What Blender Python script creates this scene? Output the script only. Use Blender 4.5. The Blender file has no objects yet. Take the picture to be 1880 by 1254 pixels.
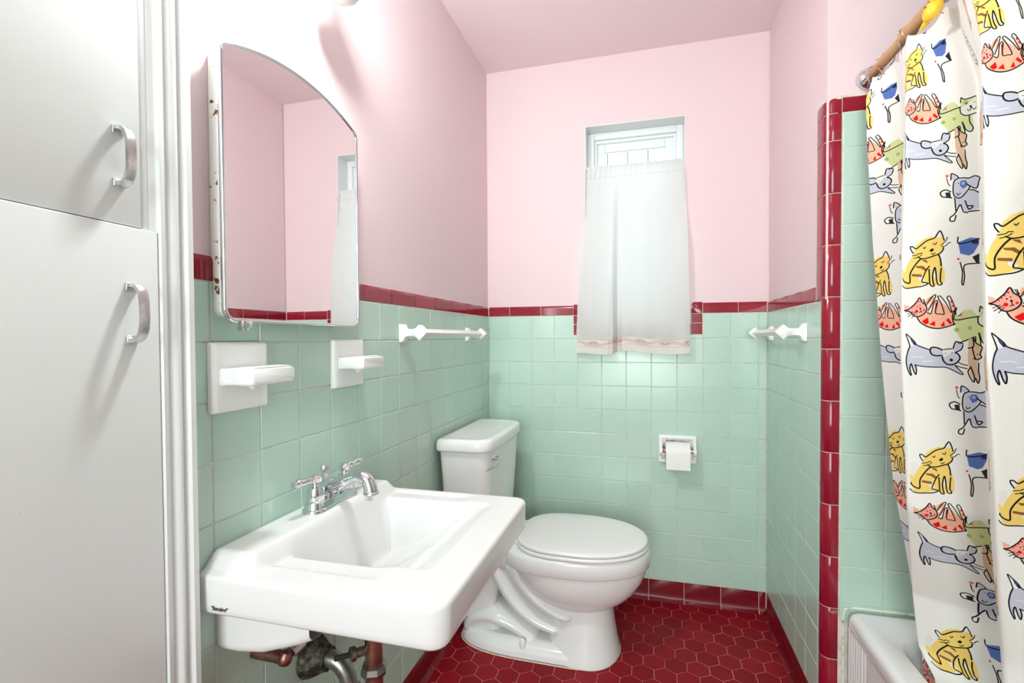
import bpy, bmesh, math, random
import numpy as np
from mathutils import Vector, Matrix, Euler
random.seed(7)
SC = bpy.context.scene
COL = SC.collection
R = math.radians

# ------------------------------------------------------------------ camera
cam_d = bpy.data.cameras.new('camera'); cam = bpy.data.objects.new('camera', cam_d); COL.objects.link(cam)
SC.camera = cam
_f, _yaw, _pit, _rol = 874.20, -0.2539, -0.0200, -0.0051
fw = Vector((math.sin(_yaw)*math.cos(_pit), math.cos(_yaw)*math.cos(_pit), math.sin(_pit)))
rt = fw.cross(Vector((0, 0, 1))).normalized(); up = rt.cross(fw)
rt2 = rt*math.cos(_rol)+up*math.sin(_rol); up2 = -rt*math.sin(_rol)+up*math.cos(_rol)
m = Matrix((rt2, up2, -fw)).transposed().to_4x4(); m.translation = (0.75, -2.1911, 1.175)
cam.matrix_world = m
cam_d.sensor_fit = 'HORIZONTAL'; cam_d.sensor_width = 36.0; cam_d.lens = _f/1880*36.0
cam_d.shift_x = -24.05/1880; cam_d.shift_y = 10.97/1880
cam_d.clip_start = 0.02; cam_d.clip_end = 100

# ------------------------------------------------------------------ world, lights, exposure
SC.view_settings.view_transform = 'Standard'; SC.view_settings.look = 'None'
SC.view_settings.gamma = 1.0; SC.view_settings.use_curve_mapping = False
SC.view_settings.exposure = 0.17
W = bpy.data.worlds.new('sky'); SC.world = W; W.use_nodes = True
W.node_tree.nodes['Background'].inputs[0].default_value = (0.88, 0.96, 1.0, 1)
W.node_tree.nodes['Background'].inputs[1].default_value = 5.5
def area(name, loc, rot, sx, sy, power, col=(1, 1, 1)):
    d = bpy.data.lights.new(name, 'AREA'); d.shape = 'RECTANGLE'; d.size = sx; d.size_y = sy
    d.energy = power; d.color = col
    o = bpy.data.objects.new(name, d); COL.objects.link(o); o.location = loc; o.rotation_euler = [R(a) for a in rot]
    return o
FILL_P = 66.0; CEIL_P = 2.2; BULB_E = 370.0
BULB_OFF = (0.104, -1.268, 1.951); BULB_ON = (0.170, -1.350, 1.995)
# added unseen fill from behind the camera, and an added fill below the ceiling
area('hall_fill', (0.63, -4.5, 1.45), (90, 0, 0), 1.1, 1.9, FILL_P, (0.88, 1.0, 0.98))
_d = bpy.data.lights.new('ceiling_fill', 'POINT'); _d.energy = CEIL_P; _d.color = (0.88, 1.0, 0.98); _d.shadow_soft_size = 0.11
_o = bpy.data.objects.new('ceiling_fill', _d); COL.objects.link(_o); _o.location = (0.86, -1.45, 2.27)

# ------------------------------------------------------------------ materials
def mat(name, col, rough=0.5, metal=0.0, spec=0.5, coat=0.0):
    M = bpy.data.materials.new(name); M.use_nodes = True
    b = M.node_tree.nodes['Principled BSDF']
    b.inputs['Base Color'].default_value = (*col, 1); b.inputs['Roughness'].default_value = rough
    b.inputs['Metallic'].default_value = metal; b.inputs['Specular IOR Level'].default_value = spec
    b.inputs['Coat Weight'].default_value = coat; b.inputs['Coat Roughness'].default_value = 0.04
    return M
def nt(M): return M.node_tree.nodes, M.node_tree.links, M.node_tree.nodes['Principled BSDF']
def noise_bump(M, scale=20, strength=0.1, dist=0.002, detail=3, coord='Object'):
    n, l, b = nt(M)
    tc = n.new('ShaderNodeTexCoord'); no = n.new('ShaderNodeTexNoise'); bu = n.new('ShaderNodeBump')
    no.inputs['Scale'].default_value = scale; no.inputs['Detail'].default_value = detail
    bu.inputs['Strength'].default_value = strength; bu.inputs['Distance'].default_value = dist
    l.new(tc.outputs[coord], no.inputs['Vector']); l.new(no.outputs['Fac'], bu.inputs['Height']); l.new(bu.outputs['Normal'], b.inputs['Normal'])
    return M
def mottled(M, c1, c2, scale=5, lo=0.35, hi=0.65, detail=4, coord='Object'):
    n, l, b = nt(M)
    tc = n.new('ShaderNodeTexCoord'); no = n.new('ShaderNodeTexNoise'); cr = n.new('ShaderNodeValToRGB')
    no.inputs['Scale'].default_value = scale; no.inputs['Detail'].default_value = detail
    cr.color_ramp.elements[0].position = lo; cr.color_ramp.elements[0].color = (*c1, 1)
    cr.color_ramp.elements[1].position = hi; cr.color_ramp.elements[1].color = (*c2, 1)
    l.new(tc.outputs[coord], no.inputs['Vector']); l.new(no.outputs['Fac'], cr.inputs['Fac']); l.new(cr.outputs['Color'], b.inputs['Base Color'])
    return M
def tile_mat(name, c1, c2, rough=0.18, spec=0.5, crackle=False):
    M = mat(name, c1, rough, spec=spec); n, l, b = nt(M)
    oi = n.new('ShaderNodeObjectInfo'); tc = n.new('ShaderNodeTexCoord'); no = n.new('ShaderNodeTexNoise')
    add = n.new('ShaderNodeVectorMath'); add.operation = 'ADD'
    sc = n.new('ShaderNodeVectorMath'); sc.operation = 'SCALE'; sc.inputs['Scale'].default_value = 40
    cmb = n.new('ShaderNodeCombineXYZ')
    for i in range(3): l.new(oi.outputs['Random'], cmb.inputs[i])
    l.new(cmb.outputs[0], sc.inputs[0]); l.new(tc.outputs['Object'], add.inputs[0]); l.new(sc.outputs[0], add.inputs[1])
    no.inputs['Scale'].default_value = 9; no.inputs['Detail'].default_value = 3
    l.new(add.outputs[0], no.inputs['Vector'])
    mm = n.new('ShaderNodeMath'); mm.operation = 'ADD'; m2 = n.new('ShaderNodeMath'); m2.operation = 'MULTIPLY'; m2.inputs[1].default_value = 0.5
    l.new(no.outputs['Fac'], mm.inputs[0]); l.new(oi.outputs['Random'], mm.inputs[1]); l.new(mm.outputs[0], m2.inputs[0])
    cr = n.new('ShaderNodeValToRGB'); cr.color_ramp.elements[0].position = 0.1; cr.color_ramp.elements[1].position = 0.9
    cr.color_ramp.elements[0].color = (*c1, 1); cr.color_ramp.elements[1].color = (*c2, 1)
    l.new(m2.outputs[0], cr.inputs['Fac']); l.new(cr.outputs['Color'], b.inputs['Base Color'])
    bu = n.new('ShaderNodeBump'); bu.inputs['Strength'].default_value = 0.12; bu.inputs['Distance'].default_value = 0.002
    n2 = n.new('ShaderNodeTexNoise'); n2.inputs['Scale'].default_value = 14; l.new(add.outputs[0], n2.inputs['Vector'])
    l.new(n2.outputs['Fac'], bu.inputs['Height']); l.new(bu.outputs['Normal'], b.inputs['Normal'])
    return M
M_green = tile_mat('green_tile', (0.465, 0.64, 0.545), (0.51, 0.685, 0.59), 0.19)
M_red = tile_mat('maroon_tile', (0.23, 0.006, 0.020), (0.30, 0.010, 0.028), 0.12)
M_base = tile_mat('shaded_base_tile', (0.15, 0.004, 0.010), (0.19, 0.006, 0.014), 0.28, 0.3)  # maroon darkened, partly for the shade low on the walls
M_floor = tile_mat('floor_tile', (0.20, 0.005, 0.012), (0.30, 0.009, 0.018), 0.36, 0.12)
M_grout = mottled(mat('grout', (0.7, 0.68, 0.6), 0.9), (0.72, 0.69, 0.60), (0.50, 0.45, 0.38), 30, 0.45, 0.8)
M_fgrout = mottled(mat('floor_grout', (0.5, 0.2, 0.18), 0.9), (0.72, 0.30, 0.25), (0.42, 0.11, 0.09), 6, 0.3, 0.75)
M_pink = noise_bump(mat('pink_plaster', (0.77, 0.612, 0.637), 0.55, spec=0.3), 7, 0.35, 0.006, 5)
M_ceil = noise_bump(mat('ceiling_pink', (0.85, 0.705, 0.72), 0.6, spec=0.3), 7, 0.3, 0.006, 5)
M_hall = mat('hall_wall', (0.34, 0.35, 0.34), 0.7)
M_wpaint = noise_bump(mat('white_paint', (0.735, 0.755, 0.745), 0.32), 26, 0.12, 0.002, 3)
def chips(M, col=(0.25, 0.17, 0.1), scale=60, thr=0.72, base=(0.735, 0.755, 0.745), rust=(0.45, 0.25, 0.08)):
    n, l, b = nt(M)
    tc = n.new('ShaderNodeTexCoord'); no = n.new('ShaderNodeTexNoise'); cr = n.new('ShaderNodeValToRGB')
    no.inputs['Scale'].default_value = scale; no.inputs['Detail'].default_value = 6
    e = cr.color_ramp.elements; e[0].position = thr; e[0].color = (*base, 1); e[1].position = thr+0.05; e[1].color = (*col, 1)
    x = e.new(thr+0.02); x.color = (*rust, 1)
    l.new(tc.outputs['Object'], no.inputs['Vector']); l.new(no.outputs['Fac'], cr.inputs['Fac']); l.new(cr.outputs['Color'], b.inputs['Base Color'])
    return M
M_wood = chips(noise_bump(mat('old_white_paint', (0.735, 0.755, 0.745), 0.35), 20, 0.25, 0.003, 3), (0.35, 0.32, 0.28), 35, 0.735, rust=(0.6, 0.58, 0.52))
M_rusty = chips(mat('rusty_white_paint', (0.82, 0.82, 0.78), 0.45), (0.12, 0.05, 0.02), 60, 0.63, (0.80, 0.80, 0.76))
M_brown = mottled(mat('brown_gap', (0.3, 0.15, 0.1), 0.8), (0.40, 0.27, 0.22), (0.14, 0.06, 0.03), 30)  # mottled brown between the back flange and the mirror door
M_porc = mat('porcelain', (0.86, 0.865, 0.86), 0.12, spec=0.5, coat=0.3)
M_porc2 = mat('sink_porcelain', (0.80, 0.805, 0.80), 0.18, spec=0.5, coat=0.15)
M_plast = mat('seat_plastic', (0.87, 0.875, 0.87), 0.22)
M_cer = mat('wall_ceramic', (0.86, 0.87, 0.86), 0.2)
M_chrome = mat('chrome', (0.72, 0.73, 0.75), 0.08, metal=1.0)
M_brushed = mottled(mat('worn_chrome', (0.6, 0.6, 0.62), 0.28, metal=1.0), (0.72, 0.72, 0.74), (0.45, 0.44, 0.45), 40)
M_mirror = mat('mirror_glass', (0.93, 0.92, 0.92), 0.0, metal=1.0)
M_pipe = mottled(mat('tarnished_pipe', (0.3, 0.3, 0.28), 0.35, metal=1.0), (0.36, 0.37, 0.34), (0.20, 0.19, 0.17), 18)
M_copper = mottled(mat('copper_pipe', (0.4, 0.2, 0.15), 0.4, metal=1.0), (0.42, 0.24, 0.20), (0.22, 0.10, 0.07), 22)
M_crust = noise_bump(mottled(mat('corroded_flange', (0.1, 0.09, 0.07), 0.7, metal=0.4), (0.02, 0.018, 0.015), (0.22, 0.20, 0.14), 60, 0.45, 0.8), 90, 0.9, 0.004, 6)
M_dark = mat('dark_gap', (0.02, 0.02, 0.02), 0.7)
M_black = mat('black_ink', (0.02, 0.02, 0.02), 0.5)
M_paper = noise_bump(mat('tissue_paper', (0.88, 0.87, 0.86), 0.95, spec=0.1), 150, 0.4, 0.001, 3)
M_tub = mat('tub_enamel', (0.86, 0.865, 0.87), 0.16, coat=0.3)
M_rod = mottled(mat('rod_finish', (0.5, 0.26, 0.10), 0.25), (0.56, 0.31, 0.14), (0.46, 0.22, 0.08), 8)
M_yel = mat('yellow_glaze', (0.95, 0.55, 0.04), 0.15)
M_vinyl = mat('window_vinyl', (0.80, 0.84, 0.85), 0.35)
M_caulk = mat('caulk', (0.72, 0.62, 0.48), 0.8)
M_stitch = mat('red_thread', (0.62, 0.02, 0.04), 0.8)
M_seam = mat('seam_thread', (0.42, 0.40, 0.36), 0.9)
M_siding = mat('outside_siding', (0.30, 0.38, 0.37), 0.6)
M_soffit = mat('outside_soffit', (0.5, 0.5, 0.5), 0.6)
M_bulb = bpy.data.materials.new('lit_bulb'); M_bulb.use_nodes = True
_n = M_bulb.node_tree.nodes; _b = _n['Principled BSDF']
_b.inputs['Base Color'].default_value = (1, 1, 1, 1); _b.inputs['Emission Color'].default_value = (0.90, 0.985, 0.955, 1); _b.inputs['Emission Strength'].default_value = BULB_E
M_glass = mat('window_glass', (0.95, 1, 0.99), 0.02); M_glass.node_tree.nodes['Principled BSDF'].inputs['Transmission Weight'].default_value = 1.0
def cloth_mat(name, col, trans=0.4, rough=0.9):
    M = mat(name, col, rough, spec=0.1); n, l, b = nt(M)
    tr = n.new('ShaderNodeBsdfTranslucent'); mx = n.new('ShaderNodeMixShader'); out = n['Material Output']
    tr.inputs['Color'].default_value = (*col, 1); mx.inputs[0].default_value = trans
    l.new(b.outputs[0], mx.inputs[1]); l.new(tr.outputs[0], mx.inputs[2]); l.new(mx.outputs[0], out.inputs['Surface'])
    return M, tr
M_cafe, _ = cloth_mat('sheer_cotton', (0.86, 0.86, 0.85), 0.45); noise_bump(M_cafe, 300, 0.15, 0.0005, 2)
M_hem, _ = cloth_mat('hem_cotton', (0.84, 0.81, 0.76), 0.25)

# ------------------------------------------------------------------ mesh helpers
def finish(me, smooth=True, ang=35):
    if smooth:
        me.polygons.foreach_set('use_smooth', [True]*len(me.polygons))
        try: me.set_sharp_from_angle(angle=R(ang))
        except Exception: pass
def obj(name, bm, material, parent=None, smooth=True, ang=35, loc=None):
    me = bpy.data.meshes.new(name)
    if isinstance(bm, bmesh.types.BMesh):
        bmesh.ops.recalc_face_normals(bm, faces=bm.faces)
        bm.to_mesh(me); bm.free()
    finish(me, smooth, ang)
    for mm_ in (material if isinstance(material, (list, tuple)) else [material]): me.materials.append(mm_)
    o = bpy.data.objects.new(name, me); COL.objects.link(o)
    if parent: o.parent = parent
    if loc: o.location = loc
    return o
def tag(o, label=None, cat=None, group=None, kind=None):
    if label: o['label'] = label
    if cat: o['category'] = cat
    if group: o['group'] = group
    if kind: o['kind'] = kind
    return o
def thing(name, label, cat, loc=(0, 0, 0), group=None):
    o = bpy.data.objects.new(name, None); o.empty_display_size = 0.05; COL.objects.link(o); o.location = loc
    ORI[o.name] = Vector(loc)
    return tag(o, label, cat, group)
ORI = {}
def part(name, bm, material, root, **k):
    """mesh given in world coordinates, stored relative to its thing's base"""
    if root is not None:
        base = Vector(root.get('_org', (0, 0, 0))) if False else org(root)
        bmesh.ops.translate(bm, verts=bm.verts, vec=-base)
    return obj(name, bm, material, root, **k)
def org(o):
    v = Vector((0, 0, 0))
    while o is not None:
        v = v+o.location; o = o.parent
    return v
def B(): return bmesh.new()
def box(bm, x0, x1, y0, y1, z0, z1, bev=0.0, seg=2, M=None):
    r = bmesh.ops.create_cube(bm, size=1.0); vs = r['verts']
    for v in vs:
        v.co = Vector(((x0+x1)/2+v.co.x*(x1-x0), (y0+y1)/2+v.co.y*(y1-y0), (z0+z1)/2+v.co.z*(z1-z0)))
    if bev > 0:
        es = list({e for v in vs for e in v.link_edges})
        g = bmesh.ops.bevel(bm, geom=es, offset=bev, segments=seg, profile=0.5, affect='EDGES')
        vs = list({v for f in g['faces'] for v in f.verts} | set(v for v in vs if v.is_valid))
    if M: bmesh.ops.transform(bm, matrix=M, verts=vs)
    return vs
def loft(bm, rings, cap0=True, cap1=True, closed=True):
    V = [[bm.verts.new(p) for p in r] for r in rings]; n = len(V[0])
    for a, b in zip(V, V[1:]):
        for i in range(n if closed else n-1):
            j = (i+1) % n
            bm.faces.new((a[i], a[j], b[j], b[i]))
    if cap0: bm.faces.new(V[0][::-1])
    if cap1: bm.faces.new(V[-1])
    return V
def frame_for(t):
    t = Vector(t).normalized(); a = Vector((0, 0, 1)) if abs(t.z) < 0.9 else Vector((1, 0, 0))
    u = t.cross(a).normalized(); return t, u, t.cross(u).normalized()
def tube(bm, pts, r, n=16, caps=True, closed=False):
    pts = [Vector(p) for p in pts]; N = len(pts); rr = r if isinstance(r, (list, tuple)) else [r]*N
    rings = []; pu = None
    for i, p in enumerate(pts):
        if closed: t = pts[(i+1) % N]-pts[i-1]
        else: t = pts[min(i+1, N-1)]-pts[max(i-1, 0)]
        t.normalize()
        if pu is None: _, u, w = frame_for(t)
        else:
            u = (pu-t*pu.dot(t)).normalized(); w = t.cross(u)
        pu = u
        rings.append([p+(u*math.cos(2*math.pi*k/n)+w*math.sin(2*math.pi*k/n))*rr[i] for k in range(n)])
    if closed: rings.append(rings[0]); 
    if closed:
        V = [[bm.verts.new(p) for p in r_] for r_ in rings[:-1]]; V.append(V[0])
        for a, b in zip(V, V[1:]):
            for i in range(n): bm.faces.new((a[i], a[(i+1) % n], b[(i+1) % n], b[i]))
    else: loft(bm, rings, caps, caps)
def lathe(bm, prof, origin, axis=(0, 0, 1), n=32):
    """prof: (radius, height along axis)"""
    t, u, w = frame_for(axis); o = Vector(origin)
    rings = [[o+t*h+(u*math.cos(2*math.pi*k/n)+w*math.sin(2*math.pi*k/n))*max(r, 1e-5) for k in range(n)] for r, h in prof]
    loft(bm, rings, True, True)
def spline(pts, n=8):
    pts = [Vector(p) for p in pts]; out = []
    P = [pts[0]*2-pts[1]]+pts+[pts[-1]*2-pts[-2]]
    for i in range(1, len(P)-2):
        for k in range(n):
            t = k/n; a, b, c, d = P[i-1:i+3]
            out.append(0.5*((2*b)+(c-a)*t+(2*a-5*b+4*c-d)*t*t+(3*b-a-3*c+d)*t**3))
    out.append(pts[-1]); return out
def rrect(cx, cy, hx, hy, r, n=6):
    if not isinstance(r, (list, tuple)): r = [r]*4
    out = []
    for q, (sx, sy) in enumerate(((1, 1), (-1, 1), (-1, -1), (1, -1))):
        rr = r[q]; ox, oy = cx+sx*(hx-rr), cy+sy*(hy-rr)
        for k in range(n+1):
            a = math.pi/2*(q+k/n); out.append((ox+rr*math.cos(a), oy+rr*math.sin(a)))
    return out
def sst(x, a, b):
    t = min(1, max(0, (x-a)/(b-a))); return t*t*(3-2*t)
def extrude_outline(bm, pts, vec, bev=0.0):
    """flat outline (list of Vectors) thickened by vec"""
    v = Vector(vec); loft(bm, [[Vector(p) for p in pts], [Vector(p)+v for p in pts]])

# ------------------------------------------------------------------ tiles
TM = {}
def tile_mesh(w, h, m_, t=0.006, bev=0.0016):
    key = (round(w, 4), round(h, 4), m_.name, t)
    if key in TM: return TM[key]
    bm = B(); rings = []
    for d, z in ((0, -t), (0, -bev), (bev*0.35, -bev*0.35), (bev, 0)):
        rings.append([(-w/2+d, -h/2+d, z), (w/2-d, -h/2+d, z), (w/2-d, h/2-d, z), (-w/2+d, h/2-d, z)])
    loft(bm, [[Vector(p) for p in r] for r in rings], False, True)
    bmesh.ops.recalc_face_normals(bm, faces=bm.faces)
    me = bpy.data.meshes.new('tile'); bm.to_mesh(me); bm.free()
    for p in me.polygons: p.use_smooth = True
    me.set_sharp_from_angle(angle=R(15)); me.materials.append(m_)
    TM[key] = me; return me
JIT = 0.0045
def put_tile(name, parent, me, c, U, V, N, jit=True):
    """U,V,N orthonormal frame; c centre of the tile face"""
    mw = Matrix((Vector(U), Vector(V), Vector(N))).transposed().to_4x4()
    if jit:
        mw = mw @ Euler((random.uniform(-JIT, JIT), random.uniform(-JIT, JIT), 0)).to_matrix().to_4x4()
    mw.translation = Vector(c)+Vector(N)*random.uniform(-0.0002, 0.0003)
    o = bpy.data.objects.new(name, me); COL.objects.link(o); o.parent = parent; o.matrix_local = mw
    return o
G = 0.0024   # joint width
def tiles(parent, name, us, vs, m_, frame, skip=None, gap=G):
    """us, vs: joint positions; frame(u,v)->(point, U, V, N)"""
    for i in range(len(us)-1):
        for j in range(len(vs)-1):
            u0, u1, v0, v1 = us[i], us[i+1], vs[j], vs[j+1]
            if skip and skip((u0+u1)/2, (v0+v1)/2): continue
            c, U, V, N = frame((u0+u1)/2, (v0+v1)/2)
            put_tile(name, parent, tile_mesh(u1-u0-gap, v1-v0-gap, m_), c, U, V, N)
F_left = lambda y, z: ((0, y, z), (0, 1, 0), (0, 0, 1), (1, 0, 0))
F_back = lambda x, z: ((x, 0, z), (1, 0, 0), (0, 0, 1), (0, -1, 0))
F_right = lambda y, z: ((RW, y, z), (0, -1, 0), (0, 0, 1), (-1, 0, 0))
F_wing = lambda x, z: ((x, WY, z), (1, 0, 0), (0, 0, 1), (0, -1, 0))
RW = 1.2333; WY = -0.665; PH = 0.1095; PV = 0.1080; ZB = 0.090; ZT = ZB+11*PV; ZC = 2.445; BT = ZT+0.050
AX = 2.03     # alcove far wall
FY = -4.6    # wall behind the camera
rows = [ZB+PV*k for k in range(12)]

# ------------------------------------------------------------------ strips (border, cove base)
SM = {}
def strip_mesh(w, prof, m_, key):
    k = (round(w, 4), key, m_.name)
    if k in SM: return SM[k]
    bm = B(); rings = []
    for d, x in ((0.0008, -w/2), (0, -w/2+0.0008), (0, w/2-0.0008), (0.0008, w/2)):
        rings.append([Vector((x, v, n_-d)) for v, n_ in prof])
    loft(bm, rings, True, True); bmesh.ops.recalc_face_normals(bm, faces=bm.faces)
    me = bpy.data.meshes.new('strip'); bm.to_mesh(me); bm.free()
    for p in me.polygons: p.use_smooth = True
    me.set_sharp_from_angle(angle=R(40)); me.materials.append(m_); SM[k] = me; return me
P_border = [(0.0012, -0.006), (0.0012, -0.0008), (0.002, 0.0)] + [(0.034+0.015*math.sin(a), -0.014+0.014*math.cos(a)) for a in [R(x) for x in (0, 15, 30, 45, 60, 75, 90)]] + [(0.044, -0.016)]
P_cove = [(0.0, -0.006), (0.0, 0.017), (0.003, 0.0125), (0.008, 0.0068), (0.015, 0.0030), (0.024, 0.0010), (0.034, 0.0), (0.0880, 0.0), (0.0890, -0.0008), (0.0890, -0.006)]
P_flat50 = [(0.0012, -0.006), (0.0012, -0.0008), (0.002, 0.0), (0.0475, 0.0), (0.0485, -0.0008), (0.0485, -0.006)]
def strips(parent, name, us, v, prof, key, m_, frame, gap=0.0020):
    for a, b in zip(us, us[1:]):
        c, U, V, N = frame((a+b)/2, v)
        put_tile(name, parent, strip_mesh(abs(b-a)-gap, prof, m_, key), c, U, V, N, jit=False)
def grout_strip(bm, u0, u1, v, prof, frame, off=0.0016):
    rings = []
    for u in (u0, u1):
        c, U, V, N = frame(u, v); c = Vector(c); V = Vector(V); N = Vector(N)
        rings.append([c+V*pv+N*(pn-off) for pv, pn in prof])
    loft(bm, rings, True, True)

# ------------------------------------------------------------------ structure
def struct(name, bm, m_, **k): return tag(obj(name, bm, m_, **k), kind='structure')
def slabs(name, boxes_g, boxes_p, mats):
    bm = B()
    for b in boxes_g: box(bm, *b)
    n0 = len(bm.faces)
    for b in boxes_p: box(bm, *b)
    bm.faces.ensure_lookup_table()
    for f in bm.faces[n0:]: f.material_index = 1
    return bm
gd = 0.0018; pd = 0.005
# left wall
bm = slabs('wall_left', [(-0.10, -gd, -1.5625, 0.10, -0.05, ZT+0.002)], [(-0.10, -pd, -1.5625, 0.10, ZT+0.002, ZC)], 0)
n0 = len(bm.faces); grout_strip(bm, -1.5615, 0, ZT, P_border, F_left)
wl = struct('wall_left', bm, [M_grout, M_pink], smooth=False)
YL = [-1.5565]
ym11 = -0.3114; js = sorted([ym11-(11-m_)*PH for m_ in range(0, 12)])
js = [j for j in js if j > -1.55]
ys = [-1.5605]+js
k = ys[-1]+PH
while k < -0.02: ys.append(k); k += PH
ys.append(-0.0015)
tiles(wl, 'wall_tile', ys, rows, M_green, F_left)
bj = [-1.5605, -1.503, -1.352, -1.20, -1.048, -0.899, -0.748, -0.596, -0.442, -0.288, -0.137, -0.001]
strips(wl, 'border_tile', bj, ZT, P_border, 'b', M_red, F_left)
# back wall
WX0, WX1, WZ0, WZ1 = 0.468, 0.904, 1.236, 2.138
bm = slabs('wall_back', [(-0.1, WX0, gd, 0.14, -0.05, ZT+0.002), (WX1, RW+0.1, gd, 0.14, -0.05, ZT+0.002), (WX0, WX1, gd, 0.14, -0.05, WZ0)],
           [(-0.1, WX0, pd, 0.14, ZT+0.002, ZC), (WX1, RW+0.1, pd, 0.14, ZT+0.002, ZC), (WX0, WX1, pd, 0.14, WZ1, ZC)], 0)
grout_strip(bm, 0, 0.414, ZT, P_border, F_back); grout_strip(bm, 0.976, RW, ZT, P_border, F_back)
wb = struct('wall_back', bm, [M_grout, M_pink], smooth=False)
xs = [0.0015]+[0.1045+PH*k for k in range(0, 11)]+[RW-0.0015]
inwin = lambda x, z: 0.40 < x < 0.98 and z > 1.17
zr = rows
tiles(wb, 'wall_tile', xs, rows, M_green, F_back, skip=lambda x, z: 0.37 < x < 0.99 and z > ZT-0.095)
# cut tiles of the top course round the window trim
tiles(wb, 'wall_tile', [0.3235+0.0005, 0.414], [ZT-PV, ZT], M_green, F_back)
tiles(wb, 'wall_tile', [0.414, 0.433, 0.5425, 0.652, 0.7615, 0.871, 0.9805], [ZT-PV, 1.186], M_green, F_back)
tiles(wb, 'wall_tile', [0.978, 0.9805+0.1095], [ZT-PV, ZT], M_green, F_back)
strips(wb, 'border_tile', [0.001, 0.105, 0.259, 0.414], ZT, P_border, 'b', M_red, F_back)
strips(wb, 'border_tile', [0.9765, 1.119, RW-0.001], ZT, P_border, 'b', M_red, F_back)
# maroon pieces stepping down beside the window
def corner_mesh(w, h, left):
    bm = B(); r = 0.014; rings = []
    for d, z in ((0, -0.006), (0, -0.0015), (0.0012, 0.0)):
        pts = rrect(0, 0, w/2-d, h/2-d, [r if not left else 0.001, r if left else 0.001, 0.001, 0.001], 5)
        rings.append([Vector((x, y, z)) for x, y in pts])
    loft(bm, rings, False, True); bmesh.ops.recalc_face_normals(bm, faces=bm.faces)
    me = bpy.data.meshes.new('corner'); bm.to_mesh(me); bm.free()
    for p in me.polygons: p.use_smooth = True
    me.set_sharp_from_angle(angle=R(45)); me.materials.append(M_red); return me
for xc, w, left in ((0.437, 0.0445, False), (0.9525, 0.0455, True)):
    for z0, z1 in ((1.188, 1.2355), (1.238, 1.277), (1.279, 1.3275)):
        if z0 > 1.27:
            me = corner_mesh(w, z1-z0, left)
        else: me = tile_mesh(w, z1-z0, M_red)
        put_tile('border_tile', wb, me, (xc, 0, (z0+z1)/2), (1, 0, 0), (0, 0, 1), (0, -1, 0))
tiles(wb, 'border_tile', [0.4602, 0.575, 0.69, 0.805, 0.9285], [1.187, 1.2365], M_red, F_back)
# right wall (short return) and its tall maroon trim
zz = [0.0, 0.10, 0.248, 0.396, 0.5435, 0.6935, 0.843, 0.991, 1.139, 1.287, 1.4335, 1.5785, 1.7255, 1.802, 1.850]
bm = slabs('wall_right', [(RW+gd, RW+0.1, -0.640, 0.0, -0.05, ZT+0.002), (RW+gd, RW+0.1, -0.640, -0.589, ZT, 1.849)],
           [(RW+pd, RW+0.1, -0.660, 0.0, ZT+0.002, ZC)], 0)
grout_strip(bm, -0.589, 0, ZT, P_border, F_right)
wr = struct('wall_right', bm, [M_grout, M_pink], smooth=False)
ysr = [-0.0015, -0.0809, -0.1904, -0.2999, -0.4094, -0.5189, -0.6284, -0.6395]
tiles(wr, 'wall_tile', ysr[:-1], rows, M_green, F_right) if False else None
for i in range(len(ysr)-1):
    for j in range(11):
        a, b = ysr[i+1], ysr[i]
        if b-a < 0.02: a, b = -0.6395, -0.6288
        c, U, V, N = F_right((a+b)/2, (rows[j]+rows[j+1])/2)
        put_tile('wall_tile', wr, tile_mesh(b-a-G*(0.6 if b-a < 0.02 else 1), PV-G, M_green), c, U, V, N)
strips(wr, 'border_tile', [-0.001, -0.133, -0.285, -0.447, -0.588], ZT, P_border, 'b', M_red, F_right)
def side_strip(z0, z1, top):
    bm = B()
    pl = [(-0.6395, -0.006), (-0.6395, 0.0)]+[(-0.600+0.012*math.sin(R(a)), -0.012+0.012*math.cos(R(a))) for a in (0, 22, 45, 67, 90)]
    rings = []
    lv = [(z0+0.001, 0), (z1-0.001, 0)] if not top else [(z0+0.001, 0), (z1-0.014, 0), (z1-0.009, -0.001), (z1-0.004, -0.0045), (z1-0.001, -0.010)]
    for z, o in lv: rings.append([Vector((RW-n_-o, y, z)) for y, n_ in pl])
    loft(bm, rings); return obj('trim_tile', bm, M_red, wr, ang=40)
side_z = [ZT+0.0005]+[z for z in zz if z > ZT+0.03]
for a, b in zip(side_z, side_z[1:]): side_strip(a, b, b > 1.84)
# wing wall that closes the tub alcove
CR = 0.024
def col_plan(off):
    pts = [(RW+0.02, -0.640), (RW+off, -0.640)]
    for a in (0, 15, 30, 45, 60, 75, 90):
        pts.append((RW+CR-(CR-off)*math.cos(R(a)), WY+CR-(CR-off)*math.sin(R(a))))
    pts += [(1.2735, WY+off), (1.2735, WY+0.02)]
    return pts
bm = slabs('w', [(1.262, AX, WY+gd, -0.640+0.0, -0.05, 1.849)], [(RW+0.0061, AX, -0.6601, -0.58, 1.80, ZC), (RW+0.02, AX, -0.655, -0.50, -0.05, 1.84)], 0)
loft(bm, [[Vector((x, y, z)) for x, y in col_plan(0.0016)] for z in (-0.04, 1.838)])
loft(bm, [[Vector((1.265, WY+0.0016, z)), Vector((AX, WY+0.0016, z)), Vector((AX, -0.64, z)), Vector((1.265, -0.64, z))] for z in (1.79, 1.838)])
wg = struct('wall_wing', bm, [M_grout, M_pink], smooth=False)
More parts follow.
